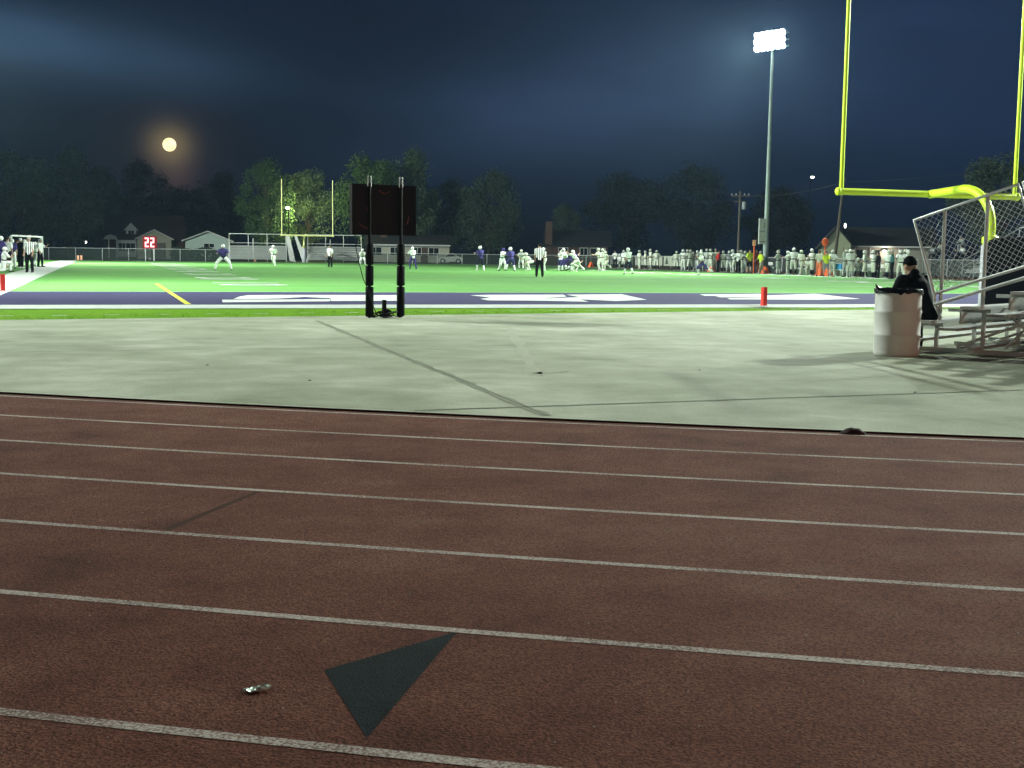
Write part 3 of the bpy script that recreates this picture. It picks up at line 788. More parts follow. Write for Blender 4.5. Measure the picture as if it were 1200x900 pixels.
def figure(pose, kind, vox=.024):
    key = (pose, kind)
    if key in CACHE: return CACHE[key]
    lean, lt, rt_, la, ra, hturn, hp = POSES[pose]
    pads = kind == 'player'; lean = R(lean)
    hip = Vector((0, 0, 0)); tdir = Vector((0, math.sin(lean), math.cos(lean))); tfw = Vector((0, math.cos(lean), -math.sin(lean)))
    J = {}
    for s, (a, b, k), nm in ((-1, lt, 'L'), (1, rt_, 'R')):
        h = hip+Vector((s*.095, 0, -.02)); kn = h+dirv(R(a), R(b), s)*.44; an = kn+dirv(R(a-k), R(b)*.4, s)*.42
        J[nm] = (h, kn, an)
    # lowest sole to the ground
    low = min(J[n_][2].z for n_ in 'LR')-.085
    if pose == 'kneel': low = min(low, J['R'][1].z-.065)
    off = Vector((0, 0, -low))
    for n_ in 'LR': J[n_] = tuple(p+off for p in J[n_])
    hip = hip+off
    chest = hip+tdir*.36; sh = hip+tdir*.47; neck = hip+tdir*.54
    hdirp = R(hp); la_ = lean*.55+hdirp
    hd = Vector((0, math.sin(la_), math.cos(la_))); head = neck+hd*.155
    shw = .185
    A = {}
    for s, (a, b, e), nm in ((-1, la, 'L'), (1, ra, 'R')):
        p = sh+Vector((s*shw, 0, 0)); a_ = R(a)+lean*.35
        el = p+dirv(a_, R(b), s)*.285
        inw = {'fold': -48, 'hips': -62}.get(pose, -8)
        wr = el+dirv(a_+R(e)*(.45 if pose == 'hips' else 1), R(inw if pose in ('fold', 'hips') else b*.2-6), s)*.255
        A[nm] = (p, el, wr)
    hrot = Matrix.Rotation(R(hturn), 3, 'Z') @ Matrix.Rotation(-la_, 3, 'X')
    # -- body
    mb = MB()
    chain(mb, [hip-tdir*.05, hip+tdir*.1, hip+tdir*.2, chest, sh], [(.155, .105), (.145, .1), (.135, .092), (.16, .11), (.15, .085)], (1, 0, 0), 14)
    chain(mb, [sh+tdir*.02, neck, neck+hd*.06], [.062, .055, .055])
    mb.ell(head, (.078, .098, .118), hrot, 14, 10); mb.ell(head+hrot @ Vector((0, .045, -.06)), (.055, .06, .055), hrot)
    mb.ell(head+hrot @ Vector((0, .104, -.012)), (.016, .022, .026), hrot, 8, 6)
    for s in (-1, 1): mb.ell(head+hrot @ Vector((s*.08, -.005, -.01)), (.016, .024, .034), hrot, 8, 6)
    for s, nm in ((-1, 'L'), (1, 'R')):
        p, el, wr = A[nm]
        chain(mb, [p, p.lerp(el, .4), el], [.057, .05, .041]); chain(mb, [el, el.lerp(wr, .35), wr], [.041, .042, .028])
        hdv = (wr-el).normalized(); side = hdv.cross(Vector((0, 0, 1)))
        if side.length < .2: side = Vector((1, 0, 0))
        side.normalize(); cu = side.cross(hdv).normalized()
        palm = wr+hdv*.085
        chain(mb, [wr, wr+hdv*.05, palm], [(.026, .02), (.042, .02), (.042, .018)], side)
        for i, (o_, ln) in enumerate(((-.033, .062), (-.011, .075), (.011, .07), (.033, .055))):
            b0 = palm+side*o_; m_ = b0+hdv*ln*.55-cu*.006; chain(mb, [b0, m_, m_+hdv*ln*.4-cu*.022], [.0105, .010, .0085], None, 6)
        th = wr+hdv*.03+side*.034; chain(mb, [th, th+hdv*.03+side*.026, th+hdv*.06+side*.03], [.015, .013, .011], None, 6)
        h, kn, an = J[nm]
        chain(mb, [h, h.lerp(kn, .45), kn], [.088, .078, .056]); chain(mb, [kn, kn.lerp(an, .3), an], [.056, .058, .038])
        chain(mb, [an+Vector((0, -.02, -.03)), an+Vector((0, .12, -.055))], [.04, .032])
    D = {'body': fuse(mb, 'person_body', vox)}
    # -- shirt
    g_ = .016 if not pads else .02
    mb = MB(); wd = .02 if pads else 0
    chain(mb, [hip-tdir*.03, hip+tdir*.1, hip+tdir*.22, chest, sh+tdir*.015], [(.165+g_, .115+g_), (.155+g_, .108+g_), (.155+g_+wd, .108+g_), (.185+g_+wd, .122+g_+wd), (.165+wd, .095+wd)], (1, 0, 0), 14)
    if pads:
        for s in (-1, 1): mb.ell(sh+Vector((s*.20, 0, 0))+tdir*.015, (.095, .095, .07), Matrix.Rotation(-lean, 3, 'X'), 10, 8)
    full = kind == 'long'
    for nm in 'LR':
        p, el, wr = A[nm]
        if full: chain(mb, [p, el, wr.lerp(el, .05)], [.088, .072, .052])
        else: chain(mb, [p, p.lerp(el, .8)], [.088, .078])
    if full and pose == 'sit': chain(mb, [sh-tfw*.06, neck-tfw*.05, neck-tfw*.075+hd*.03], [(.12, .05), (.09, .05), (.07, .035)], (1, 0, 0))
    D['shirt'] = fuse(mb, 'person_shirt', vox)
    # -- trousers
    mb = MB()
    chain(mb, [hip+tdir*.06, hip-tdir*.05], [(.168, .118), (.17, .125)], (1, 0, 0), 14)
    for nm in 'LR':
        h, kn, an = J[nm]
        if pads: chain(mb, [h, h.lerp(kn, .45), kn, kn.lerp(an, .22)], [.118, .112, .088, .074])
        elif kind == 'shorts': chain(mb, [h, h.lerp(kn, .45), h.lerp(kn, .85)], [.106, .10, .088])
        else: chain(mb, [h, h.lerp(kn, .45), kn, an.lerp(kn, .06)], [.115, .108, .088, .076])
    D['trousers'] = fuse(mb, 'person_trousers', vox)
    # -- socks, shoes
    if kind in ('player', 'shorts'):
        for nm in 'LR':
            h, kn, an = J[nm]; mb = MB(); chain(mb, [kn.lerp(an, .3 if pads else .6), an], [.068, .054]); D['sock'+nm] = mb.mesh('sock')
    for nm in 'LR':
        an = J[nm][2]; mb = MB()
        chain(mb, [an+Vector((0, -.045, -.045)), an+Vector((0, .05, -.048)), an+Vector((0, .16, -.057))], [(.045, .042), (.048, .038), (.036, .028)], (1, 0, 0)); D['shoe'+nm] = mb.mesh('shoe')
    # -- headwear
    if pads:
        mb = MB(); chain(mb, [hip+tdir*.075, hip+tdir*.115], [(.182, .132), (.182, .132)], (1, 0, 0), 14); D['belt'] = mb.mesh('belt')
        mb = MB(); mb.ell(head+hrot @ Vector((0, -.012, .018)), (.118, .135, .128), hrot, 16, 10); D['helmet'] = mb.mesh('helmet')
        mb = MB()
        for zz, yy in ((-.03, .15), (-.07, .155), (-.105, .14)):
            mb.path([head+hrot @ Vector((-.105, .05, zz)), head+hrot @ Vector((-.06, yy-.01, zz)), head+hrot @ Vector((0, yy+.015, zz)), head+hrot @ Vector((.06, yy-.01, zz)), head+hrot @ Vector((.105, .05, zz))], .008, 5)
        D['facemask'] = mb.mesh('facemask')
    else:
        mb = MB(); mb.ell(head+hrot @ Vector((0, -.018, .032)), (.086, .1, .1), hrot, 14, 8); D['hair'] = mb.mesh('hair')
        mb = MB(); mb.ell(head+hrot @ Vector((0, -.008, .055)), (.09, .108, .078), hrot, 14, 8); mb.ell(head+hrot @ Vector((0, -.03, .0)), (.083, .088, .075), hrot, 12, 8); mb.ell(head+hrot @ Vector((0, .115, .03)), (.065, .075, .012), hrot, 10, 4); D['cap'] = mb.mesh('cap')
    CACHE[key] = D; D['hipz'] = hip.z
    D['hand'] = A['L'][2]
    return D
def face_deg(a): return R(a)-PI/2
def person(loc, face, pose, kind, label, cols, group=None, scale=1.0, headwear='hair', vox=.024):
    """cols: skin, shirt, trousers, head, sock, shoe"""
    D = figure(pose, kind, vox)
    sk, shc, tr, hc, so, shoe = cols
    b = link('person', D['body'], M[sk]); b.location = loc; b.rotation_euler = (0, 0, face_deg(face)); b.scale = (scale,)*3
    tag(b, label, 'person', group)
    nm = {'player': 'jersey', 'long': 'jacket', 'short': 'shirt', 'shorts': 'shirt'}[kind]
    link(nm, D['shirt'], M[shc], b); link({'shorts': 'shorts'}.get(kind, 'trousers'), D['trousers'], M[tr], b)
    for k in 'LR':
        if 'sock'+k in D: link('sock', D['sock'+k], M[so], b)
        link('shoe', D['shoe'+k], M[shoe], b)
    if kind == 'player':
        h = link('helmet', D['helmet'], M[hc], b); link('facemask', D['facemask'], M['cblack'], h)
        link('belt', D['belt'], M['cblack'], b)
    else: link(headwear, D[headwear], M[hc], b)
    return b
def feet(px, X=None, y=None):
    return atX(px, X) if X is not None else gnd(px, y)
HOME = ('skin', 'jpurple', 'jwhite', 'hwhite', 'jwhite', 'sblack')      # purple jersey
HOMEW = ('skin', 'jwhite', 'jpurple', 'hwhite', 'jwhite', 'shoe')
VIS = ('skin', 'jwhite', 'jcream', 'hwhite', 'jwhite', 'shoe')
VISC = ('skin', 'jcream', 'jcream', 'hcream', 'jcream', 'shoe')
VISG = ('skin', 'jgrey', 'jgrey', 'hcream', 'jwhite', 'sblack')
REF = ('skin', 'stripe', 'cblack', 'cblack', 'cblack', 'sblack')
gF = 'players and officials on the field'
FP = [  # px, feet y, facing, pose, kind, cols, headwear, scale, label
 (262, 317.2, 262, 'wide', 'player', HOME, None, 1.05, 'crouching player in purple jersey and white leggings alone before the far left bleachers'),
 (321, 311.6, 250, 'run', 'player', VIS, None, 1.08, 'player in all white running before the left half of the far bleachers'),
 (387, 313.2, 230, 'stand', 'short', ('skin', 'jwhite', 'cblack', 'cblack', 'cblack', 'sblack'), 'cap', 1.0, 'official in white shirt and black trousers before the far goalpost'),
 (425, 312.2, 260, 'ready', 'player', VISG, None, 1.0, 'grey player half hidden behind the left clock post'),
 (484, 315.6, 95, 'back', 'player', ('skin', 'jwhite', 'jpurple', 'hwhite', 'jpurple', 'sblack'), None, 1.0, 'player with white helmet and purple trousers just right of the play clock'),
 (563, 317.5, 92, 'back', 'player', ('skin', 'jpurple', 'cnavy', 'hwhite', 'jwhite', 'shoe'), None, 1.05, 'player in white socks and navy trousers standing apart left of the scrimmage'),
 (588, 317.6, 300, 'back', 'player', ('skin', 'jwhite', 'jwhite', 'hpurple', 'jwhite', 'sblack'), None, .98, 'white player with purple helmet beside the broad purple lineman'),
 (598.5, 318.2, 80, 'ready', 'player', ('skin', 'jpurple', 'jpurple', 'hwhite', 'jwhite', 'sblack'), None, 1.12, 'broad lineman in purple seen from behind left of the striped referee'),
 (611, 315.6, 240, 'back', 'player', VISG, None, .95, 'dim grey player in the gap between purple lineman and referee'),
 (622.5, 317.5, 190, 'crouch', 'player', VISC, None, 1.15, 'cream player bent low at the left side of the striped referee'),
 (632, 325.0, 78, 'stand', 'short', REF, 'cap', 1.05, 'referee in striped shirt and black trousers seen from behind at midfield'),
 (638, 318.0, 200, 'back', 'player', VIS, None, 1.02, 'white player just behind the right shoulder of the referee'),
 (657, 317.6, 60, 'block', 'player', HOMEW, None, 1.05, 'leftmost white jersey in the blocking pile right of the referee'),
 (663.5, 318.0, 200, 'ready', 'player', ('skin', 'jwhite', 'jpurple', 'hcream', 'jwhite', 'sblack'), None, 1.12, 'tall player in the middle of the blocking pile with cream helmet'),
 (668, 318.2, 30, 'block', 'player', ('skin', 'jpurple', 'cnavy', 'hwhite', 'jwhite', 'sblack'), None, 1.0, 'purple jersey player pushing in the blocking pile'),
 (676, 318.4, 170, 'block', 'player', VIS, None, 1.05, 'white player leaning steeply into the pile from its right'),
 (671, 318.9, 20, 'crouch', 'player', VISC, None, .9, 'player down low at the foot of the blocking pile'),
 (702.5, 317.6, 180, 'back', 'player', VISC, None, 1.05, 'left player of the cream pair right of the pile'),
 (706, 317.0, 170, 'stand', 'player', VISC, None, 1.0, 'cream player half covered by the pair beside him'),
 (710.5, 316.8, 200, 'run', 'player', VISC, None, 1.0, 'cream player stepping away at the right of the cream pair'),
 (736, 322.0, 100, 'walk', 'player', ('skin', 'jwhite', 'cnavy', 'hwhite', 'jwhite', 'sblack'), None, 1.0, 'player in white jersey and navy trousers walking in front of the left banner'),
 (823.5, 322.6, 140, 'run', 'player', ('skin', 'jwhite', 'jpurple', 'hwhite', 'jwhite', 'shoe'), None, 1.0, 'purple trousered player sprinting along the crowded sideline'),
]
for px, y, fc, ps, kd, cols, hw, sc, lab in FP:
    person(feet(px, y=y)+Vector((0, 0, .02)), fc, ps, kd, lab, cols, gF, sc*1.0, hw or 'hair')
gS = 'visiting team along the far sideline'
BLK = ('skin', 'cblack', 'cblack', 'hair', 'cblack', 'sblack')
SP = [  # px, X, facing, pose, kind, cols, headwear, scale, label
 (721, 27, 200, 'fold', 'short', ('skin', 'jwhite', 'cblack', 'hair', 'cblack', 'sblack'), 'hair', .98, 'coach in white top and black trousers left of the banners'),
 (727, 28, 190, 'kneel', 'player', VIS, None, 1.05, 'kneeling white player right of the black trousered coach'),
 (731, 27.5, 200, 'stand', 'player', VIS, None, 1.0, 'white player behind the walking navy trousered player'),
 (749.6, 26.6, 200, 'link', 'player', VISC, None, 1.0, 'cream player with arm out, first of four before the left banner'),
 (756.8, 26.8, 190, 'link', 'player', VISC, None, .97, 'cream player linking arms, second of four before the left banner'),
 (763, 26.8, 200, 'stand', 'player', VISC, None, 1.07, 'tallest cream player, third of four before the left banner'),
 (769.6, 26.5, 210, 'hips', 'player', VISC, None, 1.0, 'cream player with hands on hips, fourth before the left banner'),
 (793, 26.4, 200, 'link', 'player', VISC, None, .96, 'cream player at the right edge of the tree banner'),
 (801.5, 26.3, 190, 'stand', 'player', VIS, None, 1.06, 'tall white player next right of the tree banner'),
 (805.5, 28.2, 200, 'stand', 'player', VISG, None, 1.05, 'grey player standing behind the tall white one near the banner'),
 (809, 26.6, 220, 'hips', 'player', VISC, None, 1.03, 'cream player with hands on hips left of the purple sprinter'),
 (812.5, 27.2, 160, 'stand', 'player', VIS, None, .92, 'short white player left of the purple sprinter'),
 (817.5, 27.4, 200, 'fold', 'player', ('skin', 'jgrey', 'jwhite', 'hwhite', 'jwhite', 'shoe'), None, 1.0, 'grey jersey player with folded arms behind the purple sprinter'),
 (822, 28.4, 190, 'stand', 'player', VISC, None, 1.06, 'tall cream helmet behind the sprinting player'),
 (829, 26.8, 200, 'stand', 'player', VISG, None, 1.08, 'tall grey player left of the orange marker by the red coach'),
 (833.2, 26.5, 190, 'fold', 'player', VISC, None, 1.07, 'tall cream player with folded arms beside the red coach'),
 (838.6, 27.0, 200, 'stand', 'long', ('skin', 'jcream', 'khaki', 'khaki', 'cblack', 'sblack'), 'cap', 1.08, 'man in cream jacket and cap behind the red coach'),
 (841.8, 26.0, 330, 'hips', 'long', ('skin', 'cred', 'cblack', 'hair', 'cblack', 'sblack'), 'hair', 1.0, 'coach in red jacket and black trousers on the far sideline'),
 (848, 26.4, 200, 'link', 'player', VISC, None, .98, 'cream player first to the right of the red coach'),
 (854.5, 26.3, 190, 'hips', 'player', ('skin', 'clogrey', 'jwhite', 'hwhite', 'jwhite', 'shoe'), None, .98, 'player in slate jersey second right of the red coach'),
 (861, 26.6, 200, 'stand', 'player', VIS, None, 1.06, 'white player beside the coach in black trousers'),
 (865.5, 26.0, 240, 'fold', 'long', ('skin', 'jwhite', 'cblack', 'clogrey', 'cblack', 'sblack'), 'cap', 1.03, 'coach in white top, grey cap and black trousers left of yellow vests'),
 (868.8, 27.0, 190, 'hips', 'player', VISC, None, 1.02, 'cream player directly right of the black trousered white top coach'),
 (873.5, 27.2, 180, 'fold', 'player', VISG, None, .98, 'grey player at the left of the chain crew vest'),
 (878.5, 25.8, 250, 'stand', 'shorts', ('skin', 'yellow', 'cblack', 'hair', 'skin', 'sblack'), 'hair', 1.05, 'chain crew man in yellow vest and black shorts left of the down marker'),
 (886.5, 26.4, 200, 'hold', 'short', ('skindark', 'maroon', 'maroon', 'hair', 'cblack', 'sblack'), 'hair', 1.04, 'person in maroon holding the down marker beside the light pole'),
 (892.3, 26.0, 200, 'walk', 'shorts', ('skin', 'yellow', 'khaki', 'clogrey', 'skin', 'shoe'), 'cap', 1.0, 'chain crew person in yellow vest and cap in front of the light pole'),
 (912.3, 26.0, 150, 'fold', 'player', VISG, None, 1.0, 'grey uniformed player first right of the light pole bench'),
 (923.5, 26.6, 200, 'stand', 'player', VIS, None, .98, 'white player second right of the light pole bench'),
 (930.3, 26.1, 200, 'hips', 'player', VIS, None, 1.1, 'tallest white player between the two long benches'),
 (940, 25.9, 180, 'walk', 'player', VISC, None, 1.03, 'cream player walking in the gap between two benches'),
 (952, 25.7, 200, 'fold', 'player', VIS, None, 1.06, 'white player with folded arms left of the orange pole'),
 (947.5, 27.4, 180, 'kneel', 'player', VISC, None, .95, 'cream player kneeling behind the player with folded arms'),
 (960.3, 26.0, 210, 'stand', 'short', ('skindark', 'jcream', 'orangecl', 'hair', 'cblack', 'sblack'), 'hair', 1.02, 'person in cream shirt and orange trousers beside the round orange pole'),
 (968.6, 25.5, 200, 'hold', 'shorts', ('skin', 'yellow', 'kgrey', 'hair', 'skin', 'sblack'), 'hair', .96, 'chain crew person in yellow vest and grey shorts before the cooler'),
 (976, 25.9, 200, 'hips', 'player', VIS, None, 1.02, 'white player just left of the blue cooler'),
 (991.5, 25.9, 240, 'stand', 'player', VISG, None, 1.02, 'grey player first right of the blue cooler'),
 (996.5, 25.3, 200, 'stand', 'player', VIS, None, 1.04, 'white player in a huddle of three right of the cooler'),
 (999.5, 26.3, 120, 'fold', 'player', VISC, None, 1.02, 'cream player at the right of the huddle of three'),
 (1005, 26.6, 230, 'sit', 'player', VISG, None, .98, 'grey player seated low on the bench beside the huddle'),
 (1014.3, 25.2, 200, 'stand', 'player', VIS, None, 1.0, 'white player standing alone left of the bench lamp'),
 (1024, 25.0, 160, 'fold', 'player', VIS, None, 1.0, 'white player beside a person dressed in black'),
 (1028.8, 26.2, 200, 'stand', 'long', BLK, 'hair', .95, 'person all in black standing behind the white player'),
 (1040.5, 25.0, 20, 'walk', 'player', VIS, None, 1.02, 'white player turned right facing the teal jacket person'),
 (1045.8, 25.2, 170, 'hips', 'long', ('skin', 'teal', 'cblack', 'jgrey', 'cblack', 'sblack'), 'cap', 1.02, 'person in teal jacket and pale cap near the field house'),
 (1056.5, 24.9, 200, 'stand', 'player', VIS, None, 1.04, 'white player at left of the pair near the seated man'),
 (1061, 25.8, 200, 'stand', 'player', VISC, None, 1.04, 'cream player between the two white ones near the seated man'),
 (1065.5, 24.8, 170, 'walk', 'player', VIS, None, 1.04, 'rightmost white player, next to the head of the seated man'),
]
_alt = 0
for px, X, fc, ps, kd, cols, hw, sc, lab in SP:
    if ps == 'stand' and kd == 'player':
        ps = ('stand', 'watch', 'lean', 'hold', 'arms')[_alt % 5]; _alt += 1
    if 'facing' not in lab: fc += random.uniform(-55, 55)
    q = atX(px, X)
    z = .008
    if kd == 'player':
        cols = (('skin', 'skindark', 'skindark')[_alt % 3 if ps != 'link' else 1], cols[1], cols[2], cols[3], random.choice((cols[4], 'cblack', 'jgrey')), cols[5])
    o = person(Vector((q.x, q.y, z)), fc, ps, kd, lab, cols, gS, sc, hw or 'hair')
gL = 'home team people along the left sideline'
LPp = [
 (35, 319.4, 250, 'stand', 'short', REF, 'hwhite', 1.03, 'referee in striped shirt standing on the white left sideline'),
 (9.5, 316.0, 60, 'stand', 'shorts', ('skin', 'jwhite', 'cblack', 'hair', 'skin', 'shoe'), 'hair', 1.05, 'person in white shirt and dark shorts at the left edge'),
 (1.5, 317.5, 40, 'fold', 'player', ('skin', 'jpurple', 'jpurple', 'hwhite', 'jwhite', 'shoe'), None, 1.05, 'purple jersey player cut off by the left edge of the picture'),
 (4.5, 318.6, 20, 'kneel', 'player', ('skin', 'jwhite', 'jwhite', 'hwhite', 'jwhite', 'sblack'), None, .95, 'kneeling white player low at the left edge'),
 (20.5, 313.8, 70, 'hips', 'long', ('skin', 'jgrey', 'cblack', 'hair', 'cblack', 'shoe'), 'hair', 1.0, 'person in grey jacket with hands on hips left of the referee'),
 (24.5, 314.2, 50, 'stand', 'long', ('skin', 'cblack', 'cblack', 'jwhite', 'cblack', 'shoe'), 'cap', 1.05, 'person in black with white cap just left of the referee'),
 (29.5, 313.4, 70, 'stand', 'player', ('skin', 'jwhite', 'jgrey', 'hwhite', 'jwhite', 'sblack'), None, 1.0, 'white jersey player half hidden behind the left referee'),
 (41.5, 312.4, 60, 'walk', 'player', ('skin', 'jwhite', 'jgrey', 'hwhite', 'jwhite', 'sblack'), None, .95, 'white player between the referee and the soccer goal'),
 (47.5, 312.9, 330, 'hold', 'short', ('skin', 'jwhite', 'cblack', 'clogrey', 'cblack', 'sblack'), 'cap', 1.05, 'person in white shirt and black trousers before the soccer goal'),
 (15, 314.6, 80, 'stand', 'player', ('skin', 'jpurple', 'jwhite', 'hwhite', 'jwhite', 'sblack'), None, 1.0, 'purple jersey player behind the white shirted person'),
]
for px, y, fc, ps, kd, cols, hw, sc, lab in LPp:
    if hw == 'hwhite': cols = (*cols[:3], 'jgrey', *cols[4:]); hw = 'cap'
    person(gnd(px, y)+Vector((0, 0, .008)), fc, ps, kd, lab, cols, gL, sc, hw or 'hair')
# the man in black on the front row of the near bleachers
D = figure('sit', 'long', .014)
sp0 = BO+ldir*.05+fdir*(.26)
o = person(Vector((sp0.x, sp0.y, .45-D['hipz']+.10)), math.degrees(math.atan2(fdir.y, fdir.x))-32, 'sit', 'long', 'man in black hooded jacket seated on the front row of the near bleachers', ('skin', 'cblack', 'cblack', 'cblack', 'cblack', 'sblack'), None, 1.03, 'hair', .014)

# chain-crew poles
def crew_pole(px, X, label, top, mat):
    q = atX(px, X); t = thing('down_marker', label, 'down marker', (q.x, q.y, .01))
    obj('pole', MB().path([(0, 0, 0), (0, 0, 2.15)], .035, 8), mat, t)
    if top == 'disc': obj('bulls_eye', MB().ell((0, 0, 2.35), (.27, .07, .29)), mat, t)
    else: obj('flip_plate', MB().box((0, 0, 2.35), (.26, .06, .45)), 'peach', t); obj('grip', MB().path([(0, 0, 1.5), (0, 0, 2.05)], .055, 8), mat, t)
    return t
crew_pole(883.5, 25.6, 'orange down marker pole with pale plate held by the person in maroon', 'plate', 'orange')
crew_pole(966.5, 25.4, 'orange chain pole with round orange top before the field house', 'disc', 'orange')

# ------------------------------------------------------------------ benches, cooler, banners along the right sideline
def bench(px0, px1, X, label):
    a, b_ = atX(px0, X), atX(px1, X); Ln = (b_-a).length; mid_ = (a+b_)/2
    t = thing('bench', label, 'bench', (mid_.x, mid_.y, 0), PI/2, 'team benches')
    obj('seat', MB().box((0, 0, .44), (Ln, .30, .06)), 'bench', t); obj('backrest', MB().box((0, -.2, .78), (Ln, .05, .24)), 'bench', t)
    for x in (-Ln/2+.3, 0, Ln/2-.3): obj('leg', MB().box((x, .02, .2), (.06, .3, .42)).box((x, -.19, .5), (.05, .05, .6)), 'alu', t)
bench(894, 909, 28.6, 'white bench right of the light pole')
bench(934, 950, 28.6, 'white bench behind the walking cream player')
bench(975, 991, 28.2, 'white bench carrying the blue cooler')
bench(1012, 1023, 28.2, 'short white bench behind the lone white player')
bench(1030, 1036, 28.0, 'white bench end below the field house lamp')
q = atX(984.5, 28.2)
t = thing('cooler', 'blue drink cooler standing on the bench', 'cooler', (q.x, q.y, .47), PI/2)
obj('tub', MB().box((0, 0, .17), (.9, .34, .34)), 'blue', t); obj('lid', MB().box((0, 0, .37), (.94, .37, .06)), 'blue', t)
obj('handle_or_glint', MB().path([(-.47, .0, .25), (-.52, 0, .3), (-.47, 0, .34)], .02, 6), 'white', t)
# banner fence
def fence(name, label, a, b_, h, mesh, step=3.0, mat='galv', rail=.03):
    a, b_ = Vector(a), Vector(b_); d = b_-a; Ln = d.length
    t = thing(name, label, 'fence', a, math.atan2(d.y, d.x))
    n = max(1, round(Ln/step)); pm = MB().path([(0, 0, -.06), (0, 0, h)], rail*1.1, 6).mesh('fence_post'); pm.materials.append(M[mat])
    for i in range(n+1): link('fence_post', pm, None, t, (Ln*i/n, 0, 0))
    obj('top_rail', MB().path([(0, 0, h), (Ln, 0, h)], rail, 6), mat, t)
    obj('chain_mesh', MB().quad([(0, .03, 0), (Ln, .03, 0), (Ln, .03, h-.02), (0, .03, h-.02)]), mesh, t)
    return t
FX = 39.5
fence('chain_link_fence', 'low chain link fence behind the visiting sideline carrying banners', (FX, 150, 0), (FX, 38, 0), 1.25, 'chain')
def banner(px0, px1, label, art):
    a, b_ = atX(px0, FX-.12), atX(px1, FX-.12); Ln = abs(b_.y-a.y)
    t = thing('banner', label, 'banner', ((a+b_)/2)+Vector((0, 0, 0)), -PI/2, 'banners on the far fence')
    obj('sheet', MB().box((0, 0, .70), (Ln, .03, 1.05)), 'banner', t)
    m_ = MB()
    if art == 'tree':
        for k in range(3): m_.prism([(-Ln*.36+(-.5+.12*k)*1.0, -.03, .35+.25*k), (-Ln*.36+(.5-.12*k)*1.0, -.03, .35+.25*k), (-Ln*.36, -.03, .75+.2*k)], (0, .012-.001*k, 0))
        obj('tree_emblem', m_, 'bannerink', t)
        m2 = MB(); m2.box((Ln*.1, -.022, .85), (Ln*.5, .01, .16)); m2.box((Ln*.1, -.022, .58), (Ln*.45, .01, .1)); obj('print', m2, 'bannergrey', t)
    else:
        m2 = MB(); m2.box((0, -.022, .8), (Ln*.6, .01, .14)); m2.box((-Ln*.36, -.022, .7), (Ln*.1, .01, .5)); obj('print', m2, 'bannergrey', t)
banner(744, 776.3, 'pale banner behind four cream players', 'text')
banner(778, 806, 'pale banner with dark fir tree emblem on the fence', 'tree')
banner(716, 742, 'pale banner behind the navy trousered player, leftmost', 'text')

# ------------------------------------------------------------------ far bleachers
def far_bleacher(name, label, px0, px1, dist, rows, Ln=None, z_seat=.5, rail=True, rz=None, org=None):
    if org is None:
        a, b_ = far(px0, 305, dist), far(px1, 305, dist); a.z = b_.z = 0; Ln = (b_-a).length; rz = math.atan2((b_-a).y, (b_-a).x); org = a
    t = thing(name, label, 'bleachers', org, rz, 'bleachers around the field')
    for r in range(rows):
        obj('seat_board', MB().box((Ln/2, .62*r, .5+.27*r), (Ln, .27, .05)), 'alu', t)
        obj('riser_board', MB().box((Ln/2, .62*r+.3, .42+.27*r), (Ln, .03, .22)).box((Ln/2, .62*r+.16, .30+.27*r), (Ln, .28, .03)), 'galv', t)
    zt = .5+.27*rows; yb = .62*rows
    bk = MB(); n = max(2, round(Ln/1.9))
    for i in range(n+1): bk.box((Ln*i/n, yb, (zt+1.15)/2), (.07, .07, zt+1.15))
    bk.box((Ln/2, yb, zt+1.15), (Ln, .08, .08)); bk.box((Ln/2, yb, zt+.08), (Ln, .06, .06))
    obj('back_rail', bk, 'galv', t)
    en = MB()
    for x in (0, Ln):
        en.path([(x, -.2, 1.2), (x, yb, zt+1.1)], .04, 6); en.path([(x, -.2, .7), (x, yb, zt+.5)], .035, 6)
        for k in range(4): en.path([(x, -.2+(yb+.2)*k/3, 0), (x, -.2+(yb+.2)*k/3, 1.2+(zt-.1)*k/3)], .03, 6)
    obj('end_rail', en, 'galv', t)
    ai = MB(); x = Ln*.42
    ai.path([(x, -.1, 1.35), (x, yb*.7, zt*.8+1.0)], .05, 6)
    for k in range(3): ai.path([(x, yb*.3*k, .4+.27*k), (x, yb*.3*k, 1.4+.3*k)], .04, 6)
    obj('aisle_rail', ai, 'white', t)
    return t
far_bleacher('bleachers', 'empty aluminium bleachers behind the left upright of the far goalpost', 268, 336, 146, 6)
far_bleacher('bleachers', 'empty aluminium bleachers right of the far goalpost and left of the clock', 360, 424, 146, 6)
# stair tower with sloping sides between them
a = far(341, 305, 147); a.z = 0
t = thing('stair_ramp', 'dark stair gap with sloping side rails between the far bleachers', 'stairs', a, R(-18))
for x0, x1 in ((-.15, 0.55), (1.35, 2.0)):
    sd = MB(); sd.prism([(x0, .0, 0), (x1, 0, 0), (x0-.05 if x0 < 0 else x0-.7, .2, 3.1), (x0-.5 if x0 < 0 else x0-1.0, .2, 3.1)], (0, .15, 0)); obj('side_panel', sd, 'darkalu', t)
st_ = MB()
for k in range(6): st_.box((.85, .5+.3*k, .15+.25*k), (.9, .3, .05))
obj('step', st_, 'black', t)
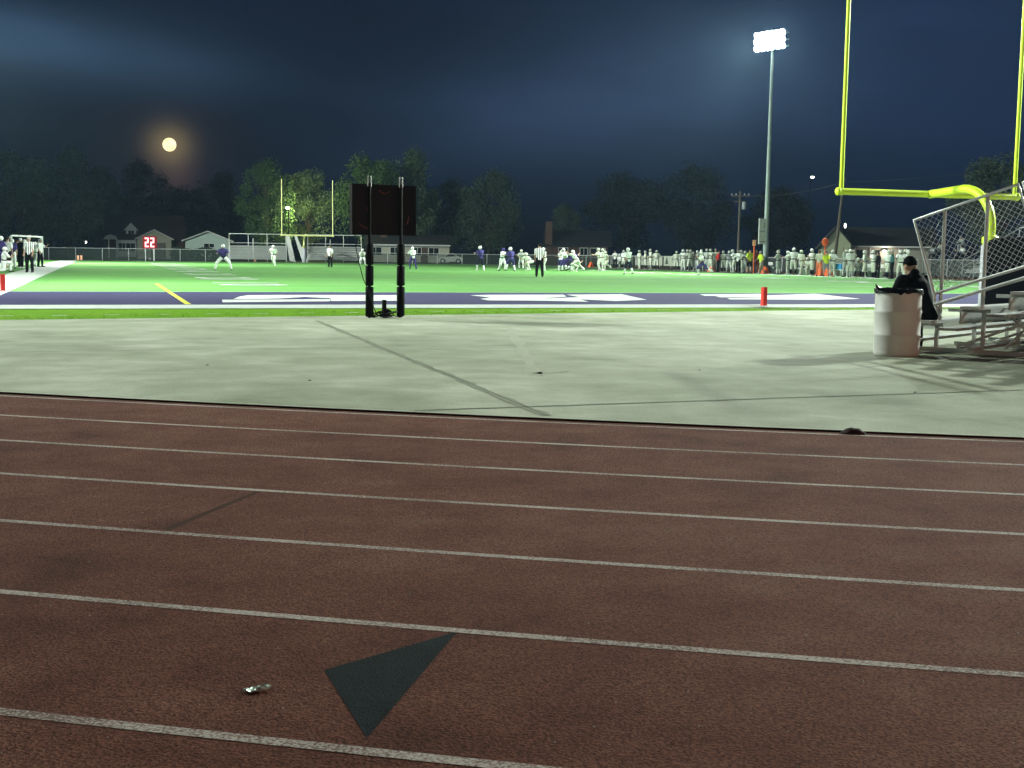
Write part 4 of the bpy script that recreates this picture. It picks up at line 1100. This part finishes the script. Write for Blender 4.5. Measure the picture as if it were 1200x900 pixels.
# visitors' stand at right, seen through the guard
d_ = Vector((0, -1, 0))
q0 = Vector((42.5, 38, 0))
far_bleacher('bleachers', 'visitor bleachers with a few spectators seen through the chain link guard', 0, 0, 0, 8, 34, rz=-PI/2, org=(41, 50, 0))
gV = 'spectators in the visitor bleachers'
for px, row, cols, lab in ((1096, 4, ('skin', 'clogrey', 'cnavy', 'hair', 'cblack', 'sblack'), 'seated spectator in slate jacket left in the visitor bleachers'),
                           (1105, 5, ('skin', 'jgrey', 'cnavy', 'hair', 'cblack', 'sblack'), 'seated spectator in grey beside the slate jacket in visitor bleachers'),
                           (1129, 7, ('skin', 'jgrey', 'clogrey', 'jgrey', 'cblack', 'sblack'), 'pale hooded spectator on the top row of visitor bleachers'),
                           (1131, 4, ('skin', 'jwhite', 'cblack', 'hair', 'cblack', 'sblack'), 'spectator in white top below the pale hooded one'),
                           (1141, 4, ('skin', 'cblack', 'cblack', 'hair', 'cblack', 'sblack'), 'spectator in black near the goalpost pad in visitor bleachers'),
                           (1124, 3, ('skin', 'cnavy', 'cblack', 'hair', 'cblack', 'sblack'), 'spectator in navy lowest in the visitor bleachers')):
    X = 41+.62*row; q = atX(px, X)
    person(Vector((X, q.y, .5+.27*row+.14-D['hipz'])), 185, 'sit', 'long', lab, cols, gV, 1.0, 'hair')

# soccer goal at left
q = gnd(50, 308.5); a = far(14, 300, 92); b_ = far(50, 300, 100)
t = thing('soccer_goal', 'white soccer goal frame behind the left sideline people', 'soccer goal', (a.x, a.y, 0), math.atan2(b_.y-a.y, b_.x-a.x))
gw = (b_-a).xy.length
fr = MB(); fr.path([(0, 0, 0), (0, 0, 2.1), (gw, 0, 2.1), (gw, 0, 0)], .06, 8); obj('goal_frame', fr, 'white', t)
fr = MB()
for x in (0, gw): fr.path([(x, 0, 2.1), (x+.5, .3, 1.9), (x+1.1, 1.2, .05)], .045, 8)
fr.path([(1.1, 1.2, .05), (gw+1.1, 1.2, .05)], .04, 8); obj('net_support', fr, 'white', t)

# ------------------------------------------------------------------ far fences, houses, car
p, q = far(-40, 300, 152), far(270, 300, 152); p.z = q.z = 0
fence('chain_link_fence', 'dark green chain link fence before the far left houses', p, q, 1.35, 'chaindark', 3, 'galv', .03)
p, q = far(425, 300, 150), far(745, 300, 150); p.z = q.z = 0
fence('chain_link_fence', 'low chain link fence before the ranch house and parked car', p, q, 1.2, 'chaindark', 3, 'galv', .03)
def frame_at(px, dist):
    c = far(px, 300, dist); d = (c-CAMP); rz = math.atan2(d.y, d.x)-PI/2
    return Vector((c.x, c.y, 0)), rz
def gable(mb_w, mb_r, x0, x1, y0, y1, h, rh, front=True, ov=.35):
    """walls + gable roof; front: gable faces -y"""
    mb_w.box(((x0+x1)/2, (y0+y1)/2, h/2), (x1-x0, y1-y0, h))
    if front:
        xm = (x0+x1)/2
        mb_w.prism([(x0, y0+.01, h), (x1, y0+.01, h), (xm, y0+.01, h+rh)], (0, y1-y0-.02, 0))
        k = rh/(xm-x0); th = .18
        for s in (-1, 1):
            xe = xm+s*((xm-x0)+ov); ze = h-ov*k
            mb_r.prism([(xm, y0-ov, h+rh+.02), (xe, y0-ov, ze+.02), (xe, y0-ov, ze+th), (xm, y0-ov, h+rh+th)], (0, y1-y0+2*ov, 0))
    else:
        ym = (y0+y1)/2
        mb_w.prism([(x0+.01, y0, h), (x0+.01, y1, h), (x0+.01, ym, h+rh)], (x1-x0-.02, 0, 0))
        k = rh/(ym-y0); th = .18
        for s in (-1, 1):
            ye = ym+s*((ym-y0)+ov); ze = h-ov*k
            mb_r.prism([(x0-ov, ym, h+rh+.02), (x0-ov, ye, ze+.02), (x0-ov, ye, ze+th), (x0-ov, ym, h+rh+th)], (x1-x0+2*ov, 0, 0))
def window(t, x, y, z, w, h):
    f = MB()
    f.box((x, y-.03, z+h/2+.04), (w+.16, .06, .08)); f.box((x, y-.03, z-h/2-.04), (w+.16, .06, .08)); f.box((x-w/2-.04, y-.03, z), (.08, .06, h)); f.box((x+w/2+.04, y-.03, z), (.08, .06, h)); f.box((x, y-.025, z), (.05, .05, h))
    o = obj('window', f, 'trim', t); obj('pane', MB().box((x, y-.01, z), (w, .02, h)), 'pane', o)
# house 1: brick storey-and-half with dormer, porch and garage
c, rz = frame_at(165, 178); s8 = 178/F
t = thing('house', 'brick house with dormer and pale front garage at far left', 'house', c, rz)
X = lambda px: (px-165)*s8
w, r = MB(), MB(); gable(w, r, X(128), X(212), 2.5, 11, 2.7, 3.3, False); obj('wall', w, 'brick', t); ro = obj('roof', r, 'roofred', t)
obj('chimney', MB().box((X(208), 6.7, 4.4), (.7, .7, 3.2)), 'brick', ro)
w, r = MB(), MB(); gable(w, r, X(161.5), X(198), 0, 5, 2.75, 1.15, True); obj('garage_wall', w, 'cream', t); obj('garage_roof', r, 'trim', t)
gd_ = obj('garage_door', MB().box((X(184), -.04, 1.1), (X(192)-X(176), .06, 2.2)), 'garage', t)
w, r = MB(), MB(); gable(w, r, X(149.5), X(160.5), 3.2, 6.5, 0.01, .75, True, .25)
dz = 4.05
w2 = MB().add([(v[0], v[1], v[2]+dz) for v in w.v], w.f); w2.box(((X(149.5)+X(160.5))/2, 4.85, dz-.65), (X(160.5)-X(149.5), 3.3, 1.3)); r2 = MB().add([(v[0], v[1], v[2]+dz) for v in r.v], r.f)
dm = obj('dormer', w2, 'clap', t); obj('dormer_roof', r2, 'trim', dm); window(t, (X(149.5)+X(160.5))/2, 3.19, dz-.55, .75, .75)
w, r = MB(), MB(); r.prism([(X(125), 1.2, 2.6), (X(141), 1.2, 2.6), (X(138), 1.2, 3.1), (X(133), 1.2, 3.3), (X(128), 1.2, 3.1)], (0, 1.6, 0)); po = obj('porch_roof', r, 'clap', t)
obj('porch_post', MB().box((X(131), 1.4, 1.3), (.16, .16, 2.6)).box((X(139.5), 1.4, 1.3), (.16, .16, 2.6)), 'trim', po)
obj('bay_wall', MB().box((X(150), 2.3, 1.4), (X(161)-X(140), .5, 2.3)), 'clap', t); window(t, X(145.2), 2.04, 1.55, .9, 1.1); window(t, X(154), 2.04, 1.55, 1.2, 1.1)
q = far(100.5, 284, 176)
t = thing('lamp_post', 'small bright yard lamp left of the brick house', 'lamp post', (q.x, q.y, 0))
obj('post', MB().path([(0, 0, -.06), (0, 0, q.z-.1)], .05, 8), 'wood', t); obj('lamp_globe', MB().ell((0, 0, q.z), (.16, .16, .16)), 'lampw', t)
# house 2
c, rz = frame_at(243, 170); s8 = 170/F; X = lambda px: (px-243)*s8
t = thing('house', 'pale green gabled house left of the far bleachers', 'house', c, rz)
w, r = MB(), MB(); gable(w, r, X(219), X(268), 0, 9, 2.55, 1.15, True, .5); obj('wall', w, 'mint', t); obj('roof', r, 'trim', t); window(t, X(245), -.01, 1.9, 1.3, .5)
c, rz = frame_at(233, 158)
t = thing('hedge', 'dark hedge in front of the pale green house', 'hedge', c, rz)
hm = MB()
for i in range(1800):
    x = random.uniform(-3.4, 3.0); y = random.uniform(-.5, .5); z = random.uniform(0, 1.5+.15*math.sin(x*2)); a = random.uniform(0, PI); s = random.uniform(.06, .13)
    u = Vector((math.cos(a), math.sin(a), random.uniform(-.6, .6)))*s; v = Vector((-math.sin(a)*.5, math.cos(a)*.5, 1))*s*.7; p_ = Vector((x, y, z)); hm.quad([p_-u-v, p_+u-v, p_+u+v, p_-u+v])
obj('foliage', hm, 'hedge', t)
# house 3 ranch
c, rz = frame_at(480, 166); s8 = 166/F; X = lambda px: (px-480)*s8
t = thing('house', 'long low cream ranch house behind the play clock', 'house', c, rz)
w, r = MB(), MB(); gable(w, r, X(432), X(526), 0, 8, 2.35, 1.2, False, .5); obj('wall', w, 'cream', t); ro = obj('roof', r, 'roof', t); obj('fascia', MB().box((X(479), -.56, 2.28), (X(527)-X(431), .06, .2)), 'trim', t)
obj('chimney', MB().box((X(450), 3, 3.6), (.9, .7, 2.0)), 'brick', ro)
for px, ww in ((441, 1.5), (463, 1.2), (489, 1.0), (508, 1.3)): window(t, X(px), -.01, 1.45, ww, 1.0)
dr = obj('door', MB().box((X(497), -.03, 1.0), (.95, .05, 2.0)), 'brick', t); obj('handle_or_glint', MB().ell((X(497)+.35, -.08, 1.0), (.05, .05, .05)), 'galv', dr)
# house 4 dim with chimney
c, rz = frame_at(672, 170); s8 = 170/F; X = lambda px: (px-672)*s8
t = thing('house', 'dim brick house with tall chimney behind the scrimmage', 'house', c, rz)
w, r = MB(), MB(); gable(w, r, X(640), X(712), 0, 9, 2.6, 1.9, False, .5); obj('wall', w, 'brick', t); ro = obj('roof', r, 'roof', t); obj('chimney', MB().box((X(643), .2, 3.0), (.95, .9, 5.6)), 'brick', ro)
for px, ww in ((684, 1.0), (700, 2.0), (660, 1.2)): window(t, X(px), -.01, 1.6, ww, 1.2)
# field house at right
c, rz = frame_at(1018, 125); s8 = 125/F; X = lambda px: (px-1018)*s8
t = thing('field_house', 'long field house with dark roof and lit wall lamp at right', 'building', c, rz+R(4))
w, r = MB(), MB(); gable(w, r, X(996), X(1085), 0, 8, 2.5, 1.7, False, .5); obj('wall', w, 'taupe', t); obj('roof', r, 'roof', t)
w, r = MB(), MB(); gable(w, r, X(966), X(997.5), -1.2, 7, 2.6, 1.6, True, .35); obj('gable_wall', w, 'olive', t); obj('gable_roof', r, 'roof', t)
obj('eave_trim', MB().box((X(1041), -.56, 2.42), (X(1086)-X(998), .05, .14)), 'trim', t)
for px in (1008, 1027): obj('door', MB().box((X(px), -.03, 1.05), (.5 if px > 1010 else .6, .06, 2.1)), 'pane', t)
pl = MB()
for px in (1003, 1019.5, 1050, 1058): pl.box((X(px), -.05, 1.2), (.1, .1, 2.4))
obj('pilaster', pl, 'trim', t)
fx = obj('wall_lamp', MB().lathe([(.02, .12), (.2, .02), (.24, -.1)], (X(1034.5), -.3, 2.1), 12), 'trim', t)
obj('lens', MB().ell((X(1034.5), -.32, 2.02), (.22, .2, .13)), 'lampw', fx)
L = bpy.data.lights.new('wall_lamp_light', 'POINT'); L.energy = 130; L.color = (1, .9, .7); L.shadow_soft_size = .2
lo = bpy.data.objects.new('wall_lamp_light', L); COL.objects.link(lo); lo.parent = t; lo.location = (X(1034.5), -.8, 1.9)
# parked car
c, rz = frame_at(528, 154); t = thing('parked_car', 'small pale car parked beside the cream ranch house', 'car', c, rz)
bodyp = [(-1.45, .25), (-1.5, .55), (-1.35, .72), (-.85, .82), (-.35, 1.22), (.35, 1.26), (.85, .95), (1.3, .82), (1.5, .6), (1.48, .25)]
obj('body', MB().prism([(x, -.75, z) for x, z in bodyp], (0, 1.5, 0)), 'carpaint', t)
obj('window', MB().prism([(x, -.765, z) for x, z in [(-.72, .84), (-.3, 1.15), (.32, 1.18), (.72, .92)]], (0, 1.53, 0)), 'pane', t)
for x in (-.95, .95):
    for y in (-.72, .72):
        wv = MB(); rot = Matrix.Rotation(PI/2, 3, 'X'); ll = MB().lathe([(.2, -.1), (.32, -.09), (.32, .09), (.2, .1)], n=18)
        wv.add([rot @ Vector(v)+Vector((x, y, .32)) for v in ll.v], ll.f, True); wo = obj('wheel', wv, 'tyre', t)
        l2 = MB().lathe([(.05, -.115), (.19, -.11), (.19, .11), (.05, .115)], n=14); obj('rim', MB().add([rot @ Vector(v)+Vector((x, y, .32)) for v in l2.v], l2.f, True), 'galv', wo)
obj('headlight', MB().ell((-1.46, -.55, .6), (.06, .14, .1)), 'trim', t); obj('headlight', MB().ell((-1.46, .55, .6), (.06, .14, .1)), 'trim', t)

# ------------------------------------------------------------------ far play clock showing 22
c, rz = frame_at(176, 144)
t = thing('play_clock', 'far play clock with glowing red digits 22 on a post', 'play clock', c, rz)
Xc = lambda px: (px-176)*144/F
obj('post', MB().path([(-.5, .1, -.05), (-.5, .1, 2.0)], .05, 8).path([(.4, .1, -.05), (.4, .1, 2.0)], .05, 8), 'galv', t)
zc = (292.9-284.8)/F*144+1.25
cab = obj('cabinet', MB().box((-.02, .1, zc), (1.55, .16, 1.4)), 'haloface', t)
dg = MB()
for x0 in (-.40, .19):
    w_, h_, th = .42, 1.05, .15
    z0 = zc-h_/2; xx = x0-.03
    for (cx_, cz, sx, sz) in ((w_/2, h_-th/2, w_, th), (w_-th/2, h_*.75, th, h_/2-.1), (w_/2, h_/2, w_-.03, th), (th/2, h_*.25, th, h_/2-.1), (w_/2, th/2, w_, th)):
        dg.box((xx+cx_-.12, .0, z0+cz), (sx, .03, sz))
obj('digits', dg, 'digit', cab)
q = gnd(175.5, 304.6); 
o = thing('ball', 'pale football lying near the base of the far play clock', 'ball', (q.x, q.y, .0)); obj('shell', MB().ell((0, 0, .14), (.2, .13, .13)), 'white', o)

# ------------------------------------------------------------------ utility poles, lamps and wires
def util(px, ytop, dist, label, lean=0, arm=True):
    q = far(px, ytop, dist); t = thing('utility_pole', label, 'utility pole', (q.x, q.y, 0), YAW*-1)
    obj('pole', MB().path([(-lean, 0, -.06), (0, 0, q.z)], [.17, .11], 10), 'wood', t)
    if arm:
        a_ = obj('crossarm', MB().box((0, -.12, q.z-.5), (2.0, .1, .12)).box((0, -.12, q.z-1.1), (1.3, .1, .12)), 'wood', t)
        ins = MB()
        for x in (-.9, -.45, .45, .9): ins.lathe([(.06, 0), (.08, .1), (.03, .22)], (x, -.12, q.z-.44), 8)
        obj('insulator', ins, 'clogrey', a_)
        obj('transformer', MB().lathe([(.2, 0), (.24, .05), (.24, .7), (.15, .8)], (.4, -.35, q.z-1.95), 12), 'clogrey', t)
    return t, q
u1, q1 = util(867.5, 224, 135, 'utility pole with crossarms left of the tall light pole')
u2, q2 = util(989.5, 207, 120, 'bare leaning utility pole behind the gable of the field house', .7, False)
lm = obj('lamp', MB().ell((.2, -.25, 4.3), (.1, .12, .22)), 'lampw', u2)
q3 = far(1330, 172, 125)
for i, (a, b_) in enumerate(((q1, q2), (q2, q3))):
    pts = []
    for k in range(25):
        u = k/24; p_ = a.lerp(b_, u); p_ = p_-Vector((0, 0, 1.0*4*u*(1-u)*.45+.5)); pts.append(p_)
    tag(obj('power_line', MB().path(pts, .013, 5), 'wood'), ['thin power line sagging between the two utility poles', 'thin power line running right from the bare utility pole'][i], 'power line')
def street_lamp(px, y, dist, label, mat, e, col):
    q = far(px, y, dist); t = thing('street_lamp', label, 'street lamp', (q.x, q.y, 0), -YAW)
    obj('post', MB().path([(0, .9, -.06), (0, .9, q.z-.3), (0, .6, q.z+.12), (0, .1, q.z+.15)], [.09, .07, .05, .04], 8), 'black', t)
    h = obj('lamp_head', MB().ell((0, 0, q.z+.14), (.22, .34, .12)), 'polesteel', t); obj('lens', MB().ell((0, 0, q.z), (.26, .3, .19)), mat, h)
    if e:
        L = bpy.data.lights.new('street_light', 'POINT'); L.energy = e; L.color = col; L.shadow_soft_size = .2
        lo = bpy.data.objects.new('street_light', L); COL.objects.link(lo); lo.parent = t; lo.location = (1.3, 3.6, q.z-.6)
    return t
street_lamp(337, 243.5, 166, 'street lamp glowing in the tree behind the far goalpost', 'lampg', 3200, (.95, 1, .45))
street_lamp(952, 207.5, 190, 'lone bright street lamp high right of the light pole', 'lampg', 0, None)

# ------------------------------------------------------------------ trees
def crown(seed, rx_, rz_, z0, n, leaf):
    rnd = random.Random(seed); mb = MB(); bl = []
    for i in range(46):
        a = rnd.uniform(0, 2*PI); v = rnd.uniform(-1, 1); rr = math.sqrt(max(0, 1-v*v))*(.55+.45*rnd.random())
        k = 1.0 if v < .2 else (1-.25*(v-.2))
        bl.append((Vector((rx_*rr*math.cos(a)*k*.82, rx_*rr*math.sin(a)*k*.82, z0+rz_*(v*.86+1))), rnd.uniform(.2, .36)*rx_))
    per = n//len(bl)
    for c, r in bl:
        for i in range(per):
            d = Vector((rnd.gauss(0, 1), rnd.gauss(0, 1), rnd.gauss(0, 1))); d.normalize(); p_ = c+d*r*(rnd.random()**.4)
            u = Vector((rnd.gauss(0, 1), rnd.gauss(0, 1), rnd.gauss(0, .8))).normalized(); v = u.cross(Vector((rnd.gauss(0, 1), rnd.gauss(0, 1), rnd.gauss(0, 1)))).normalized()
            s = leaf*rnd.uniform(.6, 1.3); mb.quad([p_-u*s, p_+v*s*.6, p_+u*s, p_-v*s*.6])
    return mb.mesh('crown'), bl
def limbs(bl, z0, rz_, tr):
    mb = MB(); mb.path([(0, 0, -.1), (.1, 0, z0*.6), (0, .1, z0+rz_*.5), (.1, 0, z0+rz_*1.1)], [tr*1.3, tr, tr*.75, tr*.35], 10)
    for c, r in bl[::3]:
        st0 = Vector((0, .05, z0+min(rz_*.9, max(-.3, (c.z-z0)*.35)))); m_ = st0.lerp(c, .5)+Vector((0, 0, .3)); mb.path([st0, m_, c], [tr*.45, tr*.25, tr*.06], 6, cap=False)
    return mb.mesh('trunk')
CR = []
for sd, rx_, rz_, z0, n_, lf in ((1, 6.2, 5.6, 2.2, 15000, .16), (2, 5.4, 6.2, 2.0, 15000, .16), (3, 6.8, 5.0, 2.4, 15000, .17)):
    me, bl = crown(sd, rx_, rz_, z0, n_, lf); CR.append((me, limbs(bl, z0, rz_, .3), z0+2*rz_+1.0, rx_))
def tree(px, ytop, halfw, dist, v, leaf, label, rz=0):
    top = far(px, ytop, dist); me, tm, H, rx_ = CR[v]
    t = thing('tree', label, 'tree', (top.x, top.y, 0), rz, 'trees beyond the field')
    sz = (top.z)/H; sx = halfw*dist/F/rx_/1.05
    t.scale = (sx, sx, sz)
    link('trunk', tm, M['bark'], t); link('crown', me, M[leaf], t)
TR = [
 (20, 168, 52, 165, 0, 'leafA', 'tall pale broadleaf tree at the far left edge above the sideline people', .3),
 (75, 172, 52, 173, 2, 'leafA', 'broad tree behind the referee left of the brick house', 1.3),
 (116, 190, 34, 205, 1, 'leafA', 'rounded tree directly left of the brick house roof', 2.2),
 (-30, 190, 50, 160, 2, 'leafB', 'tree partly cut by the left picture edge', .9),
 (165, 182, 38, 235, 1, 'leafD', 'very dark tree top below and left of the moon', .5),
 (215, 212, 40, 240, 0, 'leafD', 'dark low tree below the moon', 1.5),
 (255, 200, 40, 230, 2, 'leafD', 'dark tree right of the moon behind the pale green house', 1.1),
 (312, 182, 44, 172, 1, 'leafC', 'round lush tree behind the left far bleachers', 1.9),
 (362, 190, 40, 178, 0, 'leafA', 'tree behind the far goalpost uprights', 2.8),
 (432, 172, 52, 176, 0, 'leafC', 'tallest lush tree rising left of the play clock', .2),
 (480, 172, 44, 182, 2, 'leafA', 'broad tree rising behind the right half of the play clock', .8),
 (530, 206, 38, 190, 1, 'leafB', 'dull tree right of the play clock above the ranch house', 2.0),
 (574, 198, 48, 188, 2, 'leafB', 'wide dull tree between play clock and dim brick house', 1.4),
 (662, 236, 26, 182, 1, 'leafB', 'small tree beside the tall chimney of the dim brick house', .4),
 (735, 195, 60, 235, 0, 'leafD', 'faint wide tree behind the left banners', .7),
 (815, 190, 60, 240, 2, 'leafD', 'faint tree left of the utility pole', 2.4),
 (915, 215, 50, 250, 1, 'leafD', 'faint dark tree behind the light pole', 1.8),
 (1175, 172, 62, 160, 0, 'leafB', 'dull tree at the right edge behind the goalpost upright', 1.0),
 (1250, 160, 60, 160, 2, 'leafB', 'tree cut by the right picture edge', 2.0),
]
for a in TR: tree(*a)

# ------------------------------------------------------------------ moon
md = ray(198.5, 169.5).normalized(); mp = CAMP+md*6000
m, n, b = nt('moon surface')
b.inputs['Base Color'].default_value = (.1, .1, .1, 1)
tc = n.nodes.new('ShaderNodeTexCoord'); nz = n.nodes.new('ShaderNodeTexNoise'); nz.inputs['Scale'].default_value = .03; n.links.new(tc.outputs['Object'], nz.inputs['Vector'])
rp = n.nodes.new('ShaderNodeValToRGB'); rp.color_ramp.elements[0].position = .35; rp.color_ramp.elements[0].color = (1, .74, .34, 1); rp.color_ramp.elements[1].position = .6; rp.color_ramp.elements[1].color = (1, .88, .55, 1)
n.links.new(nz.outputs['Fac'], rp.inputs['Fac']); n.links.new(rp.outputs['Color'], b.inputs['Emission Color']); b.inputs['Emission Strength'].default_value = 1.5
o = obj('moon', MB().ell((0, 0, 0), (31, 31, 31), n=32, m=20), m); o.location = mp; tag(o, 'full yellow moon low in the sky above the far left trees', 'moon')

# ------------------------------------------------------------------ sky
wd = bpy.data.worlds.new('World'); S.world = wd; wd.use_nodes = True
n = wd.node_tree; bgn = n.nodes['Background']
tc = n.nodes.new('ShaderNodeTexCoord')
def VM(op, a, b_=None, out='Value'):
    q = n.nodes.new('ShaderNodeVectorMath'); q.operation = op
    for i, v in enumerate((a, b_)):
        if v is None: continue
        if isinstance(v, (tuple, list, Vector)): q.inputs[i].default_value = tuple(v)
        else: n.links.new(v, q.inputs[i])
    return q.outputs[out]
def MT(op, *ar):
    q = n.nodes.new('ShaderNodeMath'); q.operation = op
    for i, v in enumerate(ar):
        if isinstance(v, (int, float)): q.inputs[i].default_value = v
        else: n.links.new(v, q.inputs[i])
    return q.outputs[0]
D_ = tc.outputs['Generated']
def lobe(c, long_axis, sl, ss):
    """soft cloud patch round direction c: lengths sl along, ss across (radians)"""
    c = Vector(c).normalized(); la_ = Vector(long_axis); la_ = (la_-c*la_.dot(c)).normalized(); lb = c.cross(la_)
    u = MT('DIVIDE', VM('DOT_PRODUCT', D_, la_), sl); v = MT('DIVIDE', VM('DOT_PRODUCT', D_, lb), ss)
    r2 = MT('ADD', MT('MULTIPLY', u, u), MT('MULTIPLY', v, v))
    front = MT('GREATER_THAN', VM('DOT_PRODUCT', D_, c), 0.0)
    return MT('MULTIPLY', MT('EXPONENT', MT('MULTIPLY', r2, -1.0)), front)
nz = n.nodes.new('ShaderNodeTexNoise'); nz.inputs['Scale'].default_value = 5; nz.inputs['Detail'].default_value = 5; nz.inputs['Roughness'].default_value = .55
mp_ = n.nodes.new('ShaderNodeMapping'); mp_.inputs['Scale'].default_value = (1, 1, 3.2); n.links.new(D_, mp_.inputs['Vector']); n.links.new(mp_.outputs['Vector'], nz.inputs['Vector'])
cl = n.nodes.new('ShaderNodeMapRange'); cl.inputs['From Min'].default_value = .3; cl.inputs['From Max'].default_value = .75; cl.inputs['To Min'].default_value = .75; cl.inputs['To Max'].default_value = 1.2
n.links.new(nz.outputs['Fac'], cl.inputs['Value'])
base = n.nodes.new('ShaderNodeVectorMath'); base.operation = 'SCALE'; base.inputs[0].default_value = (.0034, .0066, .0205); n.links.new(cl.outputs['Result'], base.inputs['Scale'])
sz_ = n.nodes.new('ShaderNodeSeparateXYZ'); n.links.new(D_, sz_.inputs[0])
el = n.nodes.new('ShaderNodeMapRange'); el.inputs['From Min'].default_value = 0; el.inputs['From Max'].default_value = .2; el.inputs['To Min'].default_value = .26; el.inputs['To Max'].default_value = 1.15
n.links.new(sz_.outputs['Z'], el.inputs['Value'])
bs2 = n.nodes.new('ShaderNodeVectorMath'); bs2.operation = 'SCALE'; n.links.new(base.outputs['Vector'], bs2.inputs[0]); n.links.new(el.outputs['Result'], bs2.inputs['Scale'])
acc = bs2.outputs['Vector']
def addc(acc, fac, col, noise=True):
    if noise: fac = MT('MULTIPLY', fac, cl.outputs['Result'])
    q = n.nodes.new('ShaderNodeVectorMath'); q.operation = 'SCALE'; q.inputs[0].default_value = col; n.links.new(fac, q.inputs['Scale'])
    return VM('ADD', acc, q.outputs['Vector'], 'Vector')
acc = addc(acc, lobe(ray(0, 40), ray(300, 80)-ray(0, 30), .15, .024), (.026, .056, .100))
acc = addc(acc, lobe(ray(700, 125), ray(880, 95)-ray(600, 140), .17, .045), (.018, .034, .070))
acc = addc(acc, lobe(ray(1080, 60), RT, .2, .13), (.005, .014, .042))
acc = addc(acc, lobe(md, RT, .015, .014), (.15, .11, .045), False)
acc = addc(acc, lobe(md, RT, .045, .036), (.012, .0075, .005))
acc = addc(acc, lobe(ray(205, 205), UPZ, .022, .016), (.030, .016, .012))
n.links.new(acc, bgn.inputs['Color']); bgn.inputs['Strength'].default_value = 1.0

# moonlight (very weak)
sl_ = bpy.data.lights.new('Moonlight', 'SUN'); sl_.energy = .012; sl_.angle = R(.5); sl_.color = (1, .9, .75)
so = bpy.data.objects.new('moonlight', sl_); COL.objects.link(so); so.rotation_euler = md.to_track_quat('Z', 'Y').to_euler()

# ------------------------------------------------------------------ haze
HAZE = .00012
if HAZE:
    m, n, b = nt('night haze'); n.nodes.remove(b); v = n.nodes.new('ShaderNodeVolumePrincipled')
    v.inputs['Color'].default_value = (.48, .74, 1.0, 1); v.inputs['Density'].default_value = HAZE; v.inputs['Anisotropy'].default_value = .45
    n.links.new(v.outputs['Volume'], n.nodes['Material Output'].inputs['Volume'])
    o = obj('haze', MB().box((0, 100, 15), (420, 400, 32.2)), m); tag(o, kind='stuff')

# ------------------------------------------------------------------ render settings
S.view_settings.view_transform = 'Standard'; S.view_settings.look = 'None'; S.view_settings.exposure = 0; S.view_settings.gamma = 1
S.render.engine = 'CYCLES'
S.cycles.use_denoising = True
S.cycles.max_bounces = 5; S.cycles.diffuse_bounces = 2; S.cycles.glossy_bounces = 2; S.cycles.transparent_max_bounces = 16; S.cycles.volume_bounces = 0
S.cycles.sample_clamp_indirect = 4; S.cycles.sample_clamp_direct = 0
S.cycles.caustics_reflective = False; S.cycles.caustics_refractive = False
